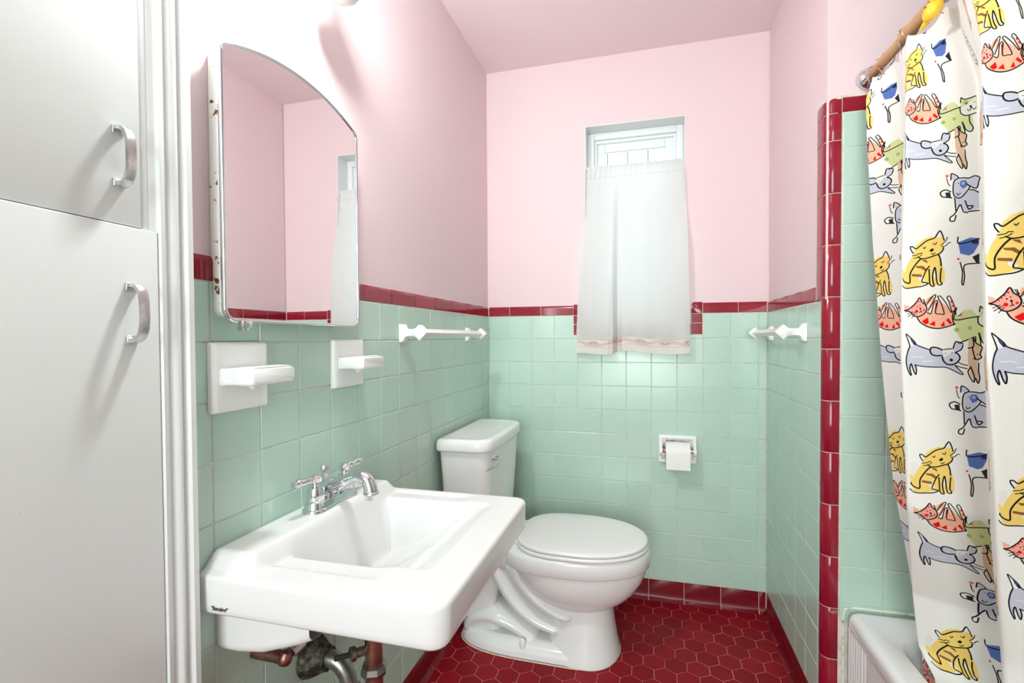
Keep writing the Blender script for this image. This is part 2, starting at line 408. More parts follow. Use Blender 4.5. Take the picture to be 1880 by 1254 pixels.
for a, b in zip(zz, zz[1:]):
    bm = B(); top = b > 1.84
    lv = [(a+0.001, 0.0006), (a+0.002, 0), (b-0.002, 0), (b-0.001, 0.0006)] if not top else [(a+0.001, 0), (b-0.016, 0), (b-0.010, 0.0015), (b-0.005, 0.005), (b-0.001, 0.012)]
    loft(bm, [[Vector((x, y, z)) for x, y in col_plan(o)] for z, o in lv])
    obj('corner_tile', bm, M_red, wg, ang=40)
wx = [1.2775, 1.387, 1.4965, 1.606, 1.7155, 1.825, 1.9345, AX]
wz = [0.36, 0.413]+[0.413+0.1075*k for k in range(1, 13)]+[1.8015]
tiles(wg, 'wall_tile', wx, wz, M_green, F_wing)
strips(wg, 'border_tile', [1.2745, 1.388, 1.54, 1.692, 1.844, AX], 1.8015, P_border, 'b', M_red, F_wing)
# alcove, front and remaining walls, ceiling
struct('wall_alcove', slabs('a', [], [(AX, AX+0.1, -2.25, -0.6, -0.05, ZC)], 0), [M_green, M_wpaint], smooth=False)
bm = B(); box(bm, 1.26, AX+0.1, -2.31, -2.21, -0.05, ZC); box(bm, 1.26, 1.36, FY, -2.31, -0.05, ZC)
struct('wall_hall_right', bm, M_hall, smooth=False)
bm = B(); box(bm, -0.1, 0.0, FY, -2.452, -0.05, ZC); box(bm, -0.5, -0.1, -2.55, -2.452, -0.05, ZC); box(bm, -0.6, -0.46, -2.55, -1.50, -0.05, ZC)
struct('wall_hall_left', bm, M_hall, smooth=False)
bm = B(); box(bm, -0.1, 1.36, FY-0.1, FY, -0.05, ZC)
struct('wall_front', bm, M_hall, smooth=False)
bm = B(); box(bm, -0.6, AX+0.1, FY-0.1, 0.14, ZC, ZC+0.1)
struct('ceiling', bm, M_ceil, smooth=False)

# ------------------------------------------------------------------ floor with hexagon tiles
bm = B(); box(bm, -0.05, AX, FY, 0.05, -0.06, -0.0012)
fl = struct('floor', bm, M_fgrout, smooth=False)
HS = 0.0439; HW = 0.076
def clip(poly, ax, lim, keep_less):
    out = []
    for i in range(len(poly)):
        a, b = poly[i], poly[(i+1) % len(poly)]
        ia = (a[ax] <= lim) == keep_less or abs(a[ax]-lim) < 1e-9; ib = (b[ax] <= lim) == keep_less or abs(b[ax]-lim) < 1e-9
        if ia: out.append(a)
        if ia != ib:
            t = (lim-a[ax])/(b[ax]-a[ax]); out.append((a[0]+(b[0]-a[0])*t, a[1]+(b[1]-a[1])*t))
    return out
def hexmesh(poly, bm=None, c=(0, 0)):
    own = bm is None; bm = bm or B()
    cx = sum(p[0] for p in poly)/len(poly); cy = sum(p[1] for p in poly)/len(poly)
    def rg(d, z): return [Vector((p[0]-(p[0]-cx)*d+c[0], p[1]-(p[1]-cy)*d+c[1], z)) for p in poly]
    loft(bm, [rg(0, -0.004), rg(0, -0.0010), rg(0.03, 0.0)], False, True)
    if own:
        bmesh.ops.recalc_face_normals(bm, faces=bm.faces)
        me = bpy.data.meshes.new('hex'); bm.to_mesh(me); bm.free(); me.materials.append(M_floor); return me
gs = 1-0.0021/HW
hexo = [(HS*gs*math.sin(R(60*k)), HS*gs*math.cos(R(60*k))) for k in range(6)]
HX = hexmesh(hexo); far = B(); nh = 0
for j in range(-7, 38):
    cy = -0.4285-j*HS*1.5
    for i in range(-12, 10):
        cx = 0.7685+i*HW+(HW/2 if j % 2 else 0)
        xm = (RW-0.001) if cy > -0.60 else 1.292
        if cx < -HW/2 or cx > xm+HW/2 or cy > HS or cy < FY: continue
        poly = [(x+cx, y+cy) for x, y in hexo]; full = True
        for ax, lim, kl in ((0, 0.001, False), (0, xm, True), (1, -0.001, True)):
            q = clip(poly, ax, lim, kl)
            if q != poly and not all((p[ax] <= lim) == kl for p in poly): full = False
            poly = q
            if len(poly) < 3: break
        if len(poly) < 3: continue
        if cy > -0.98 and nh < 298:
            if full: me = HX; loc = (cx, cy, 0)
            else: me = hexmesh([(x-cx, y-cy) for x, y in poly]); loc = (cx, cy, 0)
            o = bpy.data.objects.new('hexagon_tile', me); COL.objects.link(o); o.parent = fl
            o.location = (loc[0], loc[1], random.uniform(-0.0002, 0.0004)); o.rotation_euler = (random.uniform(-.004, .004), random.uniform(-.004, .004), 0); nh += 1
        else: hexmesh(poly, far)
tag(obj('hexagon_tiles', far, M_floor, fl, smooth=False), kind='stuff')
# cove base
def base(name, us, frame, m=1):
    bm = B(); grout_strip(bm, us[0], us[-1], 0.0, P_cove, frame)
    o = struct(name, bm, M_grout, smooth=False)
    strips(o, 'base_tile', us, 0.0, P_cove, 'c', M_base, frame)
    return o
base('baseboard_back', [0.0, 0.144, 0.2955, 0.447, 0.5985, 0.750, 0.9015, 1.053, 1.204, RW-0.001], F_back)
base('baseboard_left', [-1.56, -1.42, -1.27, -1.12, -0.965, -0.81, -0.66, -0.51, -0.355, -0.20, -0.05, -0.001], F_left)
base('baseboard_right', [-0.001, -0.075, -0.2265, -0.378, -0.53, -0.640], F_right)
# caulk lines in the corners
bm = B()
for x in (0.0012, RW-0.0012): tube(bm, [(x, -0.0012, 0.02), (x, -0.0012, ZT+0.04)], 0.0018, 6)
bm2 = bm
struct('trim_1', bm2, M_grout)

# ------------------------------------------------------------------ window
wn = bpy.data.objects.new('window_1', None); COL.objects.link(wn); tag(wn, kind='structure')
def wpart(name, boxes, m_, bev=0.002):
    bm = B()
    for b in boxes: box(bm, *b, bev=bev)
    return obj(name, bm, m_, wn)
def ringbox(x0, x1, z0, z1, w, y0, y1):
    return [(x0, x0+w, y0, y1, z0, z1), (x1-w, x1, y0, y1, z0, z1), (x0+w, x1-w, y0, y1, z1-w, z1), (x0+w, x1-w, y0, y1, z0, z0+w)]
wpart('window_reveal', [(WX0-0.001, WX0+0.003, 0.0035, 0.14, WZ0, WZ1), (WX1-0.003, WX1+0.001, 0.0035, 0.14, WZ0, WZ1), (WX0+0.003, WX1-0.003, 0.0035, 0.14, WZ1-0.003, WZ1+0.001)], M_wpaint, 0)
wpart('window_sill', [(WX0, WX1, -0.004, 0.14, WZ0-0.012, WZ0+0.004)], M_cer, 0.003)
fr = wpart('window_frame', ringbox(0.471, 0.901, WZ0+0.004, 2.135, 0.030, 0.082, 0.140), M_vinyl, 0.003)
wpart('frame_bead', ringbox(0.501, 0.871, WZ0+0.034, 2.105, 0.012, 0.10, 0.130), M_vinyl, 0.002)
sa = wpart('window_sash', ringbox(0.506, 0.866, 1.66, 2.098, 0.043, 0.118, 0.138)+ringbox(0.506, 0.866, WZ0+0.036, 1.70, 0.043, 0.104, 0.119), M_vinyl, 0.003)
wpart('window_pane', [(0.548, 0.824, 0.126, 0.129, 1.70, 2.056)], M_glass, 0)
wpart('window_pane', [(0.548, 0.824, 0.110, 0.113, 1.31, 1.66)], M_glass, 0)
wpart('pane_gasket', ringbox(0.547, 0.825, 1.30, 2.057, 0.0025, 0.122, 0.124), M_dark, 0)
# neighbouring house seen through the glass
nb = thing('neighbour_house', 'pale aqua board siding under a white eave beyond the window glass', 'house', (0.3, 1.6, 0))
bm = B(); box(bm, -3, 3.6, 1.62, 1.7, -0.5, 3.05); part('wall', bm, M_siding, nb, smooth=False)
for i in range(42):
    x = -2.9+i*0.152
    bm = B(); box(bm, x, x+0.146, 1.585, 1.62, -0.5, 2.66); part('siding_board', bm, M_siding, nb, smooth=False)
bm = B(); box(bm, -3, 3.6, 1.50, 1.60, 2.69, 2.86); part('fascia', bm, M_soffit, nb, smooth=False)

# ------------------------------------------------------------------ built-in linen cupboard
lc = thing('linen_cupboard', 'white painted built-in cupboard with chrome pulls and moulded casing, left of the sink', 'cupboard', (0, -1.6, 0))
bm = B(); box(bm, -0.45, -0.008, -2.45, -1.566, 0.0, ZC-0.002); part('carcass', bm, M_wood, lc, smooth=False)
cas = [(-1.5635, -0.008), (-1.5635, 0.020), (-1.5655, 0.0235), (-1.5745, 0.0235), (-1.5765, 0.0205), (-1.579, 0.0165), (-1.583, 0.0155), (-1.586, 0.0185), (-1.589, 0.0195), (-1.5925, 0.0185), (-1.595, 0.0150), (-1.600, 0.0115), (-1.604, 0.0125), (-1.608, 0.0150), (-1.612, 0.0150), (-1.6145, 0.0105), (-1.616, 0.0085), (-1.622, 0.0080), (-1.6235, 0.0060), (-1.6330, 0.0058), (-1.6345, 0.0045), (-1.6345, -0.008)]
bm = B(); loft(bm, [[Vector((x, y, z)) for y, x in cas] for z in (0.002, ZC-0.004)]); part('casing', bm, M_wood, lc, ang=50)
bm = B(); box(bm, -0.0079, 0.0125, -2.42, -1.6155, 0.03, 1.3415, bev=0.0018); d1 = part('door', bm, M_wood, lc, ang=50); d1['label'] = 'lower cupboard door'
bm = B(); box(bm, -0.0079, 0.0090, -2.42, -1.6372, 1.3435, 2.36, bev=0.0015); d2 = part('door', bm, M_wood, lc, ang=50); d2['label'] = 'upper cupboard door'
bm = B(); box(bm, -0.0079, 0.0008, -1.6374, -1.6343, 1.34, 2.36); part('door_gap_shade', bm, M_dark, lc, smooth=False)  # dark strip, its colour stands for the shade inside the gap
def pull(y, z0, z1, x0, door):
    bm = B(); w = 0.0065
    path = [(0, 0), (0.011, 0.0005), (0.0185, 0.006), (0.0225, 0.014), (0.0245, 0.024)]
    full = [(x, z0+d) for x, d in path]+[(0.0250, (z0+z1)/2)]+[(x, z1-d) for x, d in path[::-1]]
    full = [(p.x, p.z) for p in spline([(a, 0, b) for a, b in full], 4)]
    rings = []
    for i, (x, z) in enumerate(full):
        a = Vector(full[max(i-1, 0)]); b = Vector(full[min(i+1, len(full)-1)]); t = (b-a).normalized(); nrm = Vector((t.y, -t.x))
        ww = w*(1.15 if i < 4 or i > len(full)-5 else 0.9); th = 0.0028
        rings.append([Vector((x0+x+nrm.x*sx*th, y+sy*ww, z+nrm.y*sx*th)) for sx, sy in ((1, 1), (1, 0), (1, -1), (-1, -1), (-1, 1))])
        rings[-1][1] += Vector((nrm.x*0.001, 0, nrm.y*0.001))
    loft(bm, rings)
    for z in (z0+0.002, z1-0.002): box(bm, x0, x0+0.003, y-0.0085, y+0.0085, z-0.006, z+0.006, bev=0.001)
    return part('door_handle', bm, M_brushed, door, ang=50)
pull(-1.668, 1.399, 1.479, 0.0090, d2)
pull(-1.6565, 1.174, 1.255, 0.0125, d1)

# ------------------------------------------------------------------ mirrored medicine cabinet
mc = thing('medicine_cabinet', 'arched mirror cabinet with chrome rim and rusty white side, above the sink', 'mirror', (0, -1.317, 1.2))
def arch(y0, y1, z0, zs, zp, r, inset=0.0):
    y0 += inset; y1 -= inset; z0 += inset; zs -= inset*0.6; zp -= inset; r = max(r-inset, 0.004)
    pts = []
    for k in range(7): a = R(180+90*k/6); pts.append((y0+r+r*math.cos(a), z0+r+r*math.sin(a)))
    for k in range(7): a = R(270+90*k/6); pts.append((y1-r+r*math.cos(a), z0+r+r*math.sin(a)))
    # shoulder + arch
    h = (y1-y0)/2; s = zp-zs; Ra = (h*h+s*s)/(2*s); cy = (y0+y1)/2; cz = zp-Ra; am = math.asin(h/Ra)
    rs = 0.012
    top = [(cy+Ra*math.sin(a), cz+Ra*math.cos(a)) for a in np.linspace(am*0.955, -am*0.955, 29)]
    pts += [(y1, zs-rs*1.1), (y1-0.0006, zs-rs*0.5), (y1-0.003, zs-rs*0.1)]+top+[(y0+0.003, zs-rs*0.1), (y0+0.0006, zs-rs*0.5), (y0, zs-rs*1.1)]
    return pts
A0 = (-1.520, -1.120, 1.205, 1.690, 1.7335, 0.026)
def slabx(pts, x0, x1): 
    bm = B(); loft(bm, [[Vector((x0, y, z)) for y, z in pts], [Vector((x1, y, z)) for y, z in pts]]); return bm
part('back_box', slabx(arch(*A0, inset=0.012), -0.004, 0.018), M_rusty, mc)
part('back_flange', slabx(arch(*A0, inset=0.008), 0.018, 0.0235), M_rusty, mc)
part('inner_box', slabx(arch(*A0, inset=0.012), 0.0235, 0.0265), M_brown, mc)
md = part('mirror_door', slabx(arch(*A0, inset=0.003), 0.0265, 0.0335), M_chrome, mc)
part('mirror_pane', slabx(arch(*A0, inset=0.0035), 0.0335, 0.0350), M_mirror, md)
bm = B(); out = arch(*A0); inn = arch(*A0, inset=0.0065)
prof = [(0.0, 0.030), (0.0, 0.0358), (0.15, 0.0372), (0.5, 0.0382), (0.85, 0.0372), (1.0, 0.0352), (1.0, 0.030)]
rg = [[Vector((x, a[0]+(b[0]-a[0])*t, a[1]+(b[1]-a[1])*t)) for t, x in prof] for a, b in zip(out, inn)]
V = [[bm.verts.new(p) for p in r_] for r_ in rg]; V.append(V[0])
for a, b in zip(V, V[1:]):
    for i in range(len(prof)): bm.faces.new((a[i], a[(i+1) % len(prof)], b[(i+1) % len(prof)], b[i]))
part('chrome_rim', bm, M_chrome, md, ang=60)
bm = B(); box(bm, 0.030, 0.040, -1.486, -1.464, 1.196, 1.209, bev=0.001); box(bm, 0.024, 0.037, -1.482, -1.468, 1.190, 1.199, bev=0.001)
part('catch', bm, M_chrome, mc)

# ------------------------------------------------------------------ two-globe wall light above the mirror (only one globe tip dips into the frame)
wlmp = thing('wall_light', 'wall light with white globe bulbs just above the mirror cabinet at the top edge', 'lamp', (0, -1.24, 2.10))
bm = B(); box(bm, 0.0006, 0.020, -1.36, -1.12, 2.085, 2.135, bev=0.005); part('backplate', bm, M_chrome, wlmp)
def globe(c, m_, e):
    bm = B(); tube(bm, spline([(0.012, c[1], 2.11), ((c[0]+0.01)/2+0.01, c[1], 2.118), (c[0], c[1], 2.115), (c[0], c[1], 2.10)], 5), 0.007, 10); lathe(bm, [(0.010, 2.108), (0.019, 2.104), (0.020, c[2]+0.036)], (c[0], c[1], 0), n=20)
    s = part('socket', bm, M_cer, wlmp)
    bm = B(); lathe(bm, [(0.041*math.sin(R(a)), c[2]-0.041*math.cos(R(a))) for a in range(1, 155, 9)]+[(0.016, c[2]+0.040)], (c[0], c[1], 0), n=32)
    b = part('light_bulb', bm, m_, wlmp, ang=180); b['label'] = e
globe(BULB_OFF, M_cer, 'unlit white globe bulb'); globe(BULB_ON, M_bulb, 'lit globe bulb')

# ------------------------------------------------------------------ wall-hung sink
sk = thing('wall_sink', 'rectangular white porcelain sink hung on the green tiles', 'sink', (0, -1.29, 0.70))
SX1, SY0, SY1 = 0.458, -1.552, -1.040; ZD, ZL = 0.775, 0.803
scy, shy = (SY0+SY1)/2, (SY1-SY0)/2
def sink_z(x, y):
    t = min(y-SY0, SY1-y)             # distance to the ends
    z = ZD
    led = 1-sst(x, 0.080, 0.104)
    led *= sst(t, 0.004, 0.040)
    z += (ZL-ZD)*led
    # raised lip falls to the bowl
    for ye_, sg_ in ((-1.455, -1), (-1.10, 1)):
        z -= 0.006*sst(x, 0.094, 0.104)*(1-sst(x, 0.27, 0.33))*(1-sst((y-ye_)*sg_, 0.030, 0.046))*(1 if (y-ye_)*sg_ > -0.2 else 0)
    # main bowl: steep at the wall, long slope to the front
    t_ = min(1, max(0, (x-0.134)/(0.388-0.134)))
    dx_ = sst(x, 0.090, 0.134)*(0.45*(1-t_)+0.55*(0.5+0.5*math.cos(math.pi*t_)))
    dy_ = 1-sst(abs(y+1.276), 0.130+0.015*t_, 0.174)
    z -= 0.122*dx_*dy_
    # rounded outer lip
    e = min(SX1-x, y-SY0, SY1-y)
    return z
def dens(pts, n):
    P = [Vector((a, b, 0)) for a, b in pts]; P.append(P[0]); L = [0]
    for a, b in zip(P, P[1:]): L.append(L[-1]+(b-a).length)
    out = []; j = 0
    for k in range(n):
        s = L[-1]*k/n
        while L[j+1] < s: j += 1
        q = (s-L[j])/max(L[j+1]-L[j], 1e-9); out.append(P[j].lerp(P[j+1], q))
    return out
IN = 0.010; CRr = 0.022
gx0, gx1, gy0, gy1 = IN, SX1-IN, SY0+IN, SY1-IN
def cornered(x, y):
    for cy_, sg in ((gy0+CRr, -1), (gy1-CRr, 1)):
        cx_ = gx1-CRr; dx, dy = x-cx_, (y-cy_)*sg
        if dx > 0 and dy > 0:
            m_ = max(dx, dy); L = math.hypot(dx, dy); k_ = m_/L; return cx_+dx*k_, cy_+dy*k_*sg
    return x, y
def onorm(x, y):
    if x < gx0+1e-6: return Vector((-1, -1 if y < gy0+1e-6 else (1 if y > gy1-1e-6 else 0), 0))
    for cy_, sg in ((gy0+CRr, -1), (gy1-CRr, 1)):
        dx, dy = x-(gx1-CRr), (y-cy_)*sg
        if dx > 0 and dy > 0: return Vector((dx, dy*sg, 0)).normalized()
    if x > gx1-1e-4: return Vector((1, 0, 0))
    return Vector((0, -1 if y < scy else 1, 0))
bm = B(); NX, NY = 120, 136; top = {}; bot = {}; co = {}
for i in range(NX+1):
    for j in range(NY+1):
        x, y = cornered(gx0+(gx1-gx0)*i/NX, gy0+(gy1-gy0)*j/NY)
        co[i, j] = (x, y); z = sink_z(x, y)
        top[i, j] = bm.verts.new((x, y, z)); bot[i, j] = bm.verts.new((x, y, min(0.7045, z-0.012)))
for i in range(NX):
    for j in range(NY):
        for T_, fl_ in ((top, 1), (bot, -1)): bm.faces.new([T_[a] for a in ((i, j), (i+1, j), (i+1, j+1), (i, j+1))][::fl_])
loop = [(i, 0) for i in range(NX)]+[(NX, j) for j in range(NY)]+[(i, NY) for i in range(NX, 0, -1)]+[(0, j) for j in range(NY, 0, -1)]
rt_ = 0.009; prev = [top[k] for k in loop]; nr_ = {k: onorm(*co[k]) for k in loop}
for d, dz, zz_ in ((0.006, rt_*0.06, None), (0.003, rt_*0.25, None), (0.0008, rt_*0.6, None), (0.0, rt_, None), (0.0014, 0, 0.72), (0.0025, 0, 0.711), (0.006, 0, 0.706)):
    cur = []
    for k in loop:
        q = Vector((*co[k], 0))+nr_[k]*(IN-d); cur.append(bm.verts.new((q.x, q.y, zz_ if zz_ else sink_z(q.x, q.y)-dz)))
    for a in range(len(loop)):
        b = (a+1) % len(loop); bm.faces.new((prev[a], cur[a], cur[b], prev[b]))
    prev = cur
for a in range(len(loop)):
    b = (a+1) % len(loop); bm.faces.new((prev[a], bot[loop[a]], bot[loop[b]], prev[b]))
basin = part('basin', bm, M_porc2, sk, ang=70)
# deep body against the wall
bm = B(); rings = []
for x, zb_ in ((0.0005, 0.612), (0.04, 0.612), (0.09, 0.618), (0.135, 0.632), (0.165, 0.648), (0.185, 0.658)):
    zb_ = min(zb_, sink_z(max(x, 0.12), scy)-0.010) if x > 0.1 else zb_
    hy_ = 0.2175-0.02*(x/0.225)**3; rr_ = min(0.02, (0.712-zb_)/2.2)
    pts = [(scy-hy_, 0.712)]+[(scy-hy_+rr_-rr_*math.cos(R(a)), zb_+rr_-rr_*math.sin(R(a))) for a in range(0, 91, 15)]+[(scy+hy_-rr_+rr_*math.sin(R(a)), zb_+rr_-rr_*math.cos(R(a))) for a in range(0, 91, 15)]+[(scy+hy_, 0.712)]
    rings.append([Vector((x, a, b)) for a, b in pts])
loft(bm, rings, False, False, closed=False); part('bowl_underside', bm, M_porc2, sk, ang=50)
bm = B(); lathe(bm, [(0.001, 0), (0.021, 0), (0.021, 0.002), (0.017, 0.003), (0.012, 0.0015)], (0.165, scy, sink_z(0.165, scy)+0.0016)); part("drain", bm, M_chrome, sk)
def text_mesh(body, size, ext):
    cu = bpy.data.curves.new('t', 'FONT'); cu.body = body; cu.size = size; cu.extrude = ext; cu.shear = 0.35; cu.space_character = 0.88; cu.offset = size*0.012
    to = bpy.data.objects.new('t', cu); COL.objects.link(to)
    dg = bpy.context.evaluated_depsgraph_get(); me = bpy.data.meshes.new_from_object(to.evaluated_get(dg))
    bpy.data.objects.remove(to); bm = B(); bm.from_mesh(me); return bm
bm = text_mesh('"Standard"', 0.0092, 0.0002)
bmesh.ops.transform(bm, matrix=Matrix.Translation((0.030, SY0-0.0002, 0.7165)) @ Matrix.Rotation(R(90), 4, 'X'), verts=bm.verts)
part('maker_mark', bm, M_black, sk, smooth=False)

# faucet stands on the sink ledge: a thing of its own
fc = thing('faucet', 'chrome two-lever faucet with curved spout on the sink ledge', 'faucet', (0.05, -1.262, ZL))
fy, fx, fz = -1.262, 0.052, ZL
def bz(prof, c, ax=(0, 0, 1), n=28):
    bm = B(); lathe(bm, prof, c, ax, n); return bm
bm = B(); rings = []
for s, z in ((1.0, 0.0), (1.0, 0.0025), (0.96, 0.006), (0.86, 0.0075), (0.83, 0.010), (0.80, 0.0185), (0.77, 0.0205), (0.60, 0.0206)):
    rings.append([Vector((x, y, fz+z)) for x, y in rrect(fx, fy, 0.027*s, 0.080-(1-s)*0.03, 0.0269*s, 8)])
loft(bm, rings); part('base_plate', bm, M_chrome, fc)
for sg in (-1, 1):
    y = fy+sg*0.0508
    bm = bz([(0.0205, 0.0195), (0.0205, 0.0225), (0.0185, 0.0245), (0.0190, 0.028), (0.0180, 0.044), (0.0155, 0.0515), (0.0090, 0.0545), (0.0075, 0.058), (0.0085, 0.060), (0.0125, 0.066), (0.0125, 0.072), (0.0085, 0.0775), (0.001, 0.078)], (fx, y, fz))
    h = part('handle', bm, M_chrome, fc)
    bm = B(); d = Vector((-0.12 if sg < 0 else 0.10, sg*1.0, 0.06)).normalized(); o = Vector((fx, y, fz+0.069))
    prof = [(0.0065, 0.004), (0.0065, 0.014), (0.0088, 0.017), (0.0088, 0.020), (0.0072, 0.024), (0.0092, 0.040), (0.0095, 0.047), (0.0070, 0.052), (0.0052, 0.054), (0.0062, 0.057), (0.0055, 0.061), (0.001, 0.0615)]
    lathe(bm, prof, o, d, 20); part('lever', bm, M_chrome, h)
bm = B()
path = spline([(fx-0.006, fy, fz+0.012), (fx-0.004, fy, fz+0.036), (fx+0.018, fy, fz+0.043), (fx+0.046, fy, fz+0.056), (fx+0.070, fy, fz+0.066), (fx+0.092, fy, fz+0.060), (fx+0.101, fy, fz+0.042), (fx+0.103, fy, fz+0.030)], 6)
rad = np.interp(np.linspace(0, 1, len(path)), [0, 0.15, 0.35, 0.6, 0.8, 1], [0.024, 0.022, 0.0155, 0.0130, 0.0140, 0.0150]).tolist()
tube(bm, path, rad, 20)
p1 = path[-1]
lathe(bm, [(0.0150, 0.004), (0.0172, 0.002), (0.0172, -0.001), (0.0140, -0.003), (0.0135, -0.013), (0.011, -0.0135), (0.001, -0.0136)], p1, (0, 0, 1), 24)
part('spout', bm, M_chrome, fc, ang=50)
part('lift_knob', bz([(0.006, 0.02), (0.006, 0.058), (0.0075, 0.061), (0.0055, 0.064), (0.0058, 0.070), (0.0088, 0.073), (0.0092, 0.084), (0.0075, 0.087), (0.001, 0.0875)], (fx-0.016, fy, fz)), M_chrome, fc)

# pipes under the sink
tr = thing('drain_pipe', 'tarnished drain bend and copper tailpiece with a corroded wall flange under the sink', 'pipe', (0, -1.335, 0.49))
bm = B(); lathe(bm, [(0.044, 0.0), (0.046, 0.004), (0.042, 0.015), (0.034, 0.030), (0.027, 0.042), (0.026, 0.050)], (0, -1.275, 0.452), (1, 0, 0), 32)
for v in bm.verts: v.co += Vector((random.uniform(-.0012, .0012), random.uniform(-.0012, .0012), random.uniform(-.0012, .0012)))
for v in bm.verts: v.co.x = max(v.co.x, 0.0005)
part('wall_flange', bm, M_crust, tr, ang=50)
tb = [(0.03, -1.275, 0.452), (0.058, -1.275, 0.453), (0.082, -1.274, 0.442), (0.098, -1.273, 0.415), (0.104, -1.272, 0.38), (0.106, -1.272, 0.34), (0.115, -1.275, 0.315), (0.135, -1.28, 0.305), (0.158, -1.286, 0.315), (0.172, -1.289, 0.34), (0.175, -1.29, 0.37)]
bm = B(); tube(bm, spline(tb, 6), 0.0185, 24); part('bend', bm, M_pipe, tr)
bm = B(); lathe(bm, [(0.0195, 0.0), (0.025, 0.003), (0.026, 0.020), (0.0195, 0.024)], (0.1045, -1.272, 0.372), (0.03, 0, 1), 8); part('slip_nut', bm, M_pipe, tr, ang=20)
tp_ = tr
bm = B(); tube(bm, [(0.175, -1.29, 0.37), (0.175, -1.29, 0.635)], 0.019, 28); part('tailpiece', bm, M_copper, tp_)
bm = B(); lathe(bm, [(0.0195, 0.0), (0.0270, 0.002), (0.0285, 0.010), (0.026, 0.022), (0.0205, 0.026)], (0.175, -1.29, 0.450), (0, 0, 1), 8); part('slip_nut', bm, M_pipe, tp_, ang=20)
bm = B(); tube(bm, [(0.160, -1.300, 0.505), (0.140, -1.322, 0.507)], 0.010, 16); lathe(bm, [(0.012, 0), (0.015, 0.002), (0.015, 0.011), (0.012, 0.013)], (0.147, -1.314, 0.506), Vector((-0.02, -0.022, 0.002)), 16)
piv = part('pivot_arm', bm, M_pipe, tp_)
bm = B(); tube(bm, [(0.138, -1.324, 0.507), (0.118, -1.346, 0.510)], 0.0055, 12); part('pivot_rod', bm, M_dark, tp_)
sv = thing('supply_valve', 'brown copper supply stub with worn chrome nut below the sink body', 'valve', (0.0, -1.445, 0.575))
bm = B(); tube(bm, [(0.002, -1.432, 0.562), (0.050, -1.432, 0.562), (0.072, -1.432, 0.560)], 0.012, 18); lathe(bm, [(0.001, -0.013), (0.012, -0.008), (0.014, 0.0), (0.012, 0.008), (0.008, 0.014)], (0.072, -1.432, 0.560), (0.3, 0.1, 1), 20); part('stub', bm, M_copper, sv)
bm = B(); lathe(bm, [(0.010, 0), (0.0135, 0.002), (0.0135, 0.024), (0.010, 0.026)], (0.078, -1.422, 0.567), (0.2, 1, 0.25), 8); part('nut', bm, M_brushed, sv, ang=20)

# ------------------------------------------------------------------ soap dish and tumbler holder
def ceramic_shelf(name, label, cat, y0, y1, z0, z1, sy0, sy1, sz0, sz1, dep, group=None):
    t = thing(name, label, cat, (0, (y0+y1)/2, z0))
    bm = B(); rings = []
    for d, x in ((0, 0.0006), (0, 0.006), (0.002, 0.011), (0.005, 0.0135), (0.008, 0.014)):
        rings.append([Vector((x, a, b)) for a, b in rrect((y0+y1)/2, (z0+z1)/2, (y1-y0)/2-d, (z1-z0)/2-d, 0.004, 4)])
    loft(bm, rings); part('plate', bm, M_cer, t, ang=50)
    bm = B(); rings = []
    yc = (sy0+sy1)/2; zc = (sz0+sz1)/2; hy = (sy1-sy0)/2; hz = (sz1-sz0)/2
    for x, a, b in ((0.012, 1.0, 1.12), (0.020, 0.97, 1.04), (0.030, 0.95, 1.0), (0.042, 0.97, 1.0), (0.050, 1.0, 1.0), (dep-0.008, 1.0, 1.0), (dep-0.002, 0.975, 0.90), (dep, 0.94, 0.75)):
        rings.append([Vector((x, p, q)) for p, q in rrect(yc, zc-(b-1)*hz*0.5, hy*a, hz*b, min(0.006, hz*b*0.45), 4)])
    loft(bm, rings); sh = part('shelf', bm, M_cer, t, ang=50)
    bm = B(); rings = []
    for s, z in ((1.0, 0.0), (1.0, 0.0025), (0.93, 0.0026), (0.90, 0.0008)):
        rings.append([Vector((p, q, sz1+z)) for p, q in rrect((0.045+dep)/2, yc, (dep-0.045)/2*s-0.004, hy*s-0.006, 0.006*s, 4)])
    loft(bm, rings); part('rim', bm, M_cer, sh, ang=50)
    bm = B(); lathe(bm, [(0.001, -0.012), (0.006, -0.008), (0.009, 0.002)], (0.036, yc, sz0), (0, 0, 1), 16); part('drip_nub', bm, M_cer, sh)
    return t
ceramic_shelf('soap_dish', 'larger white ceramic soap dish on the tiles nearest the cupboard', 'soap dish', -1.524, -1.398, 1.042, 1.170, -1.512, -1.410, 1.093, 1.123, 0.087)
ceramic_shelf('tumbler_holder', 'smaller white ceramic holder under the right end of the mirror', 'toothbrush holder', -1.190, -1.066, 1.053, 1.174, -1.178, -1.082, 1.101, 1.129, 0.084)

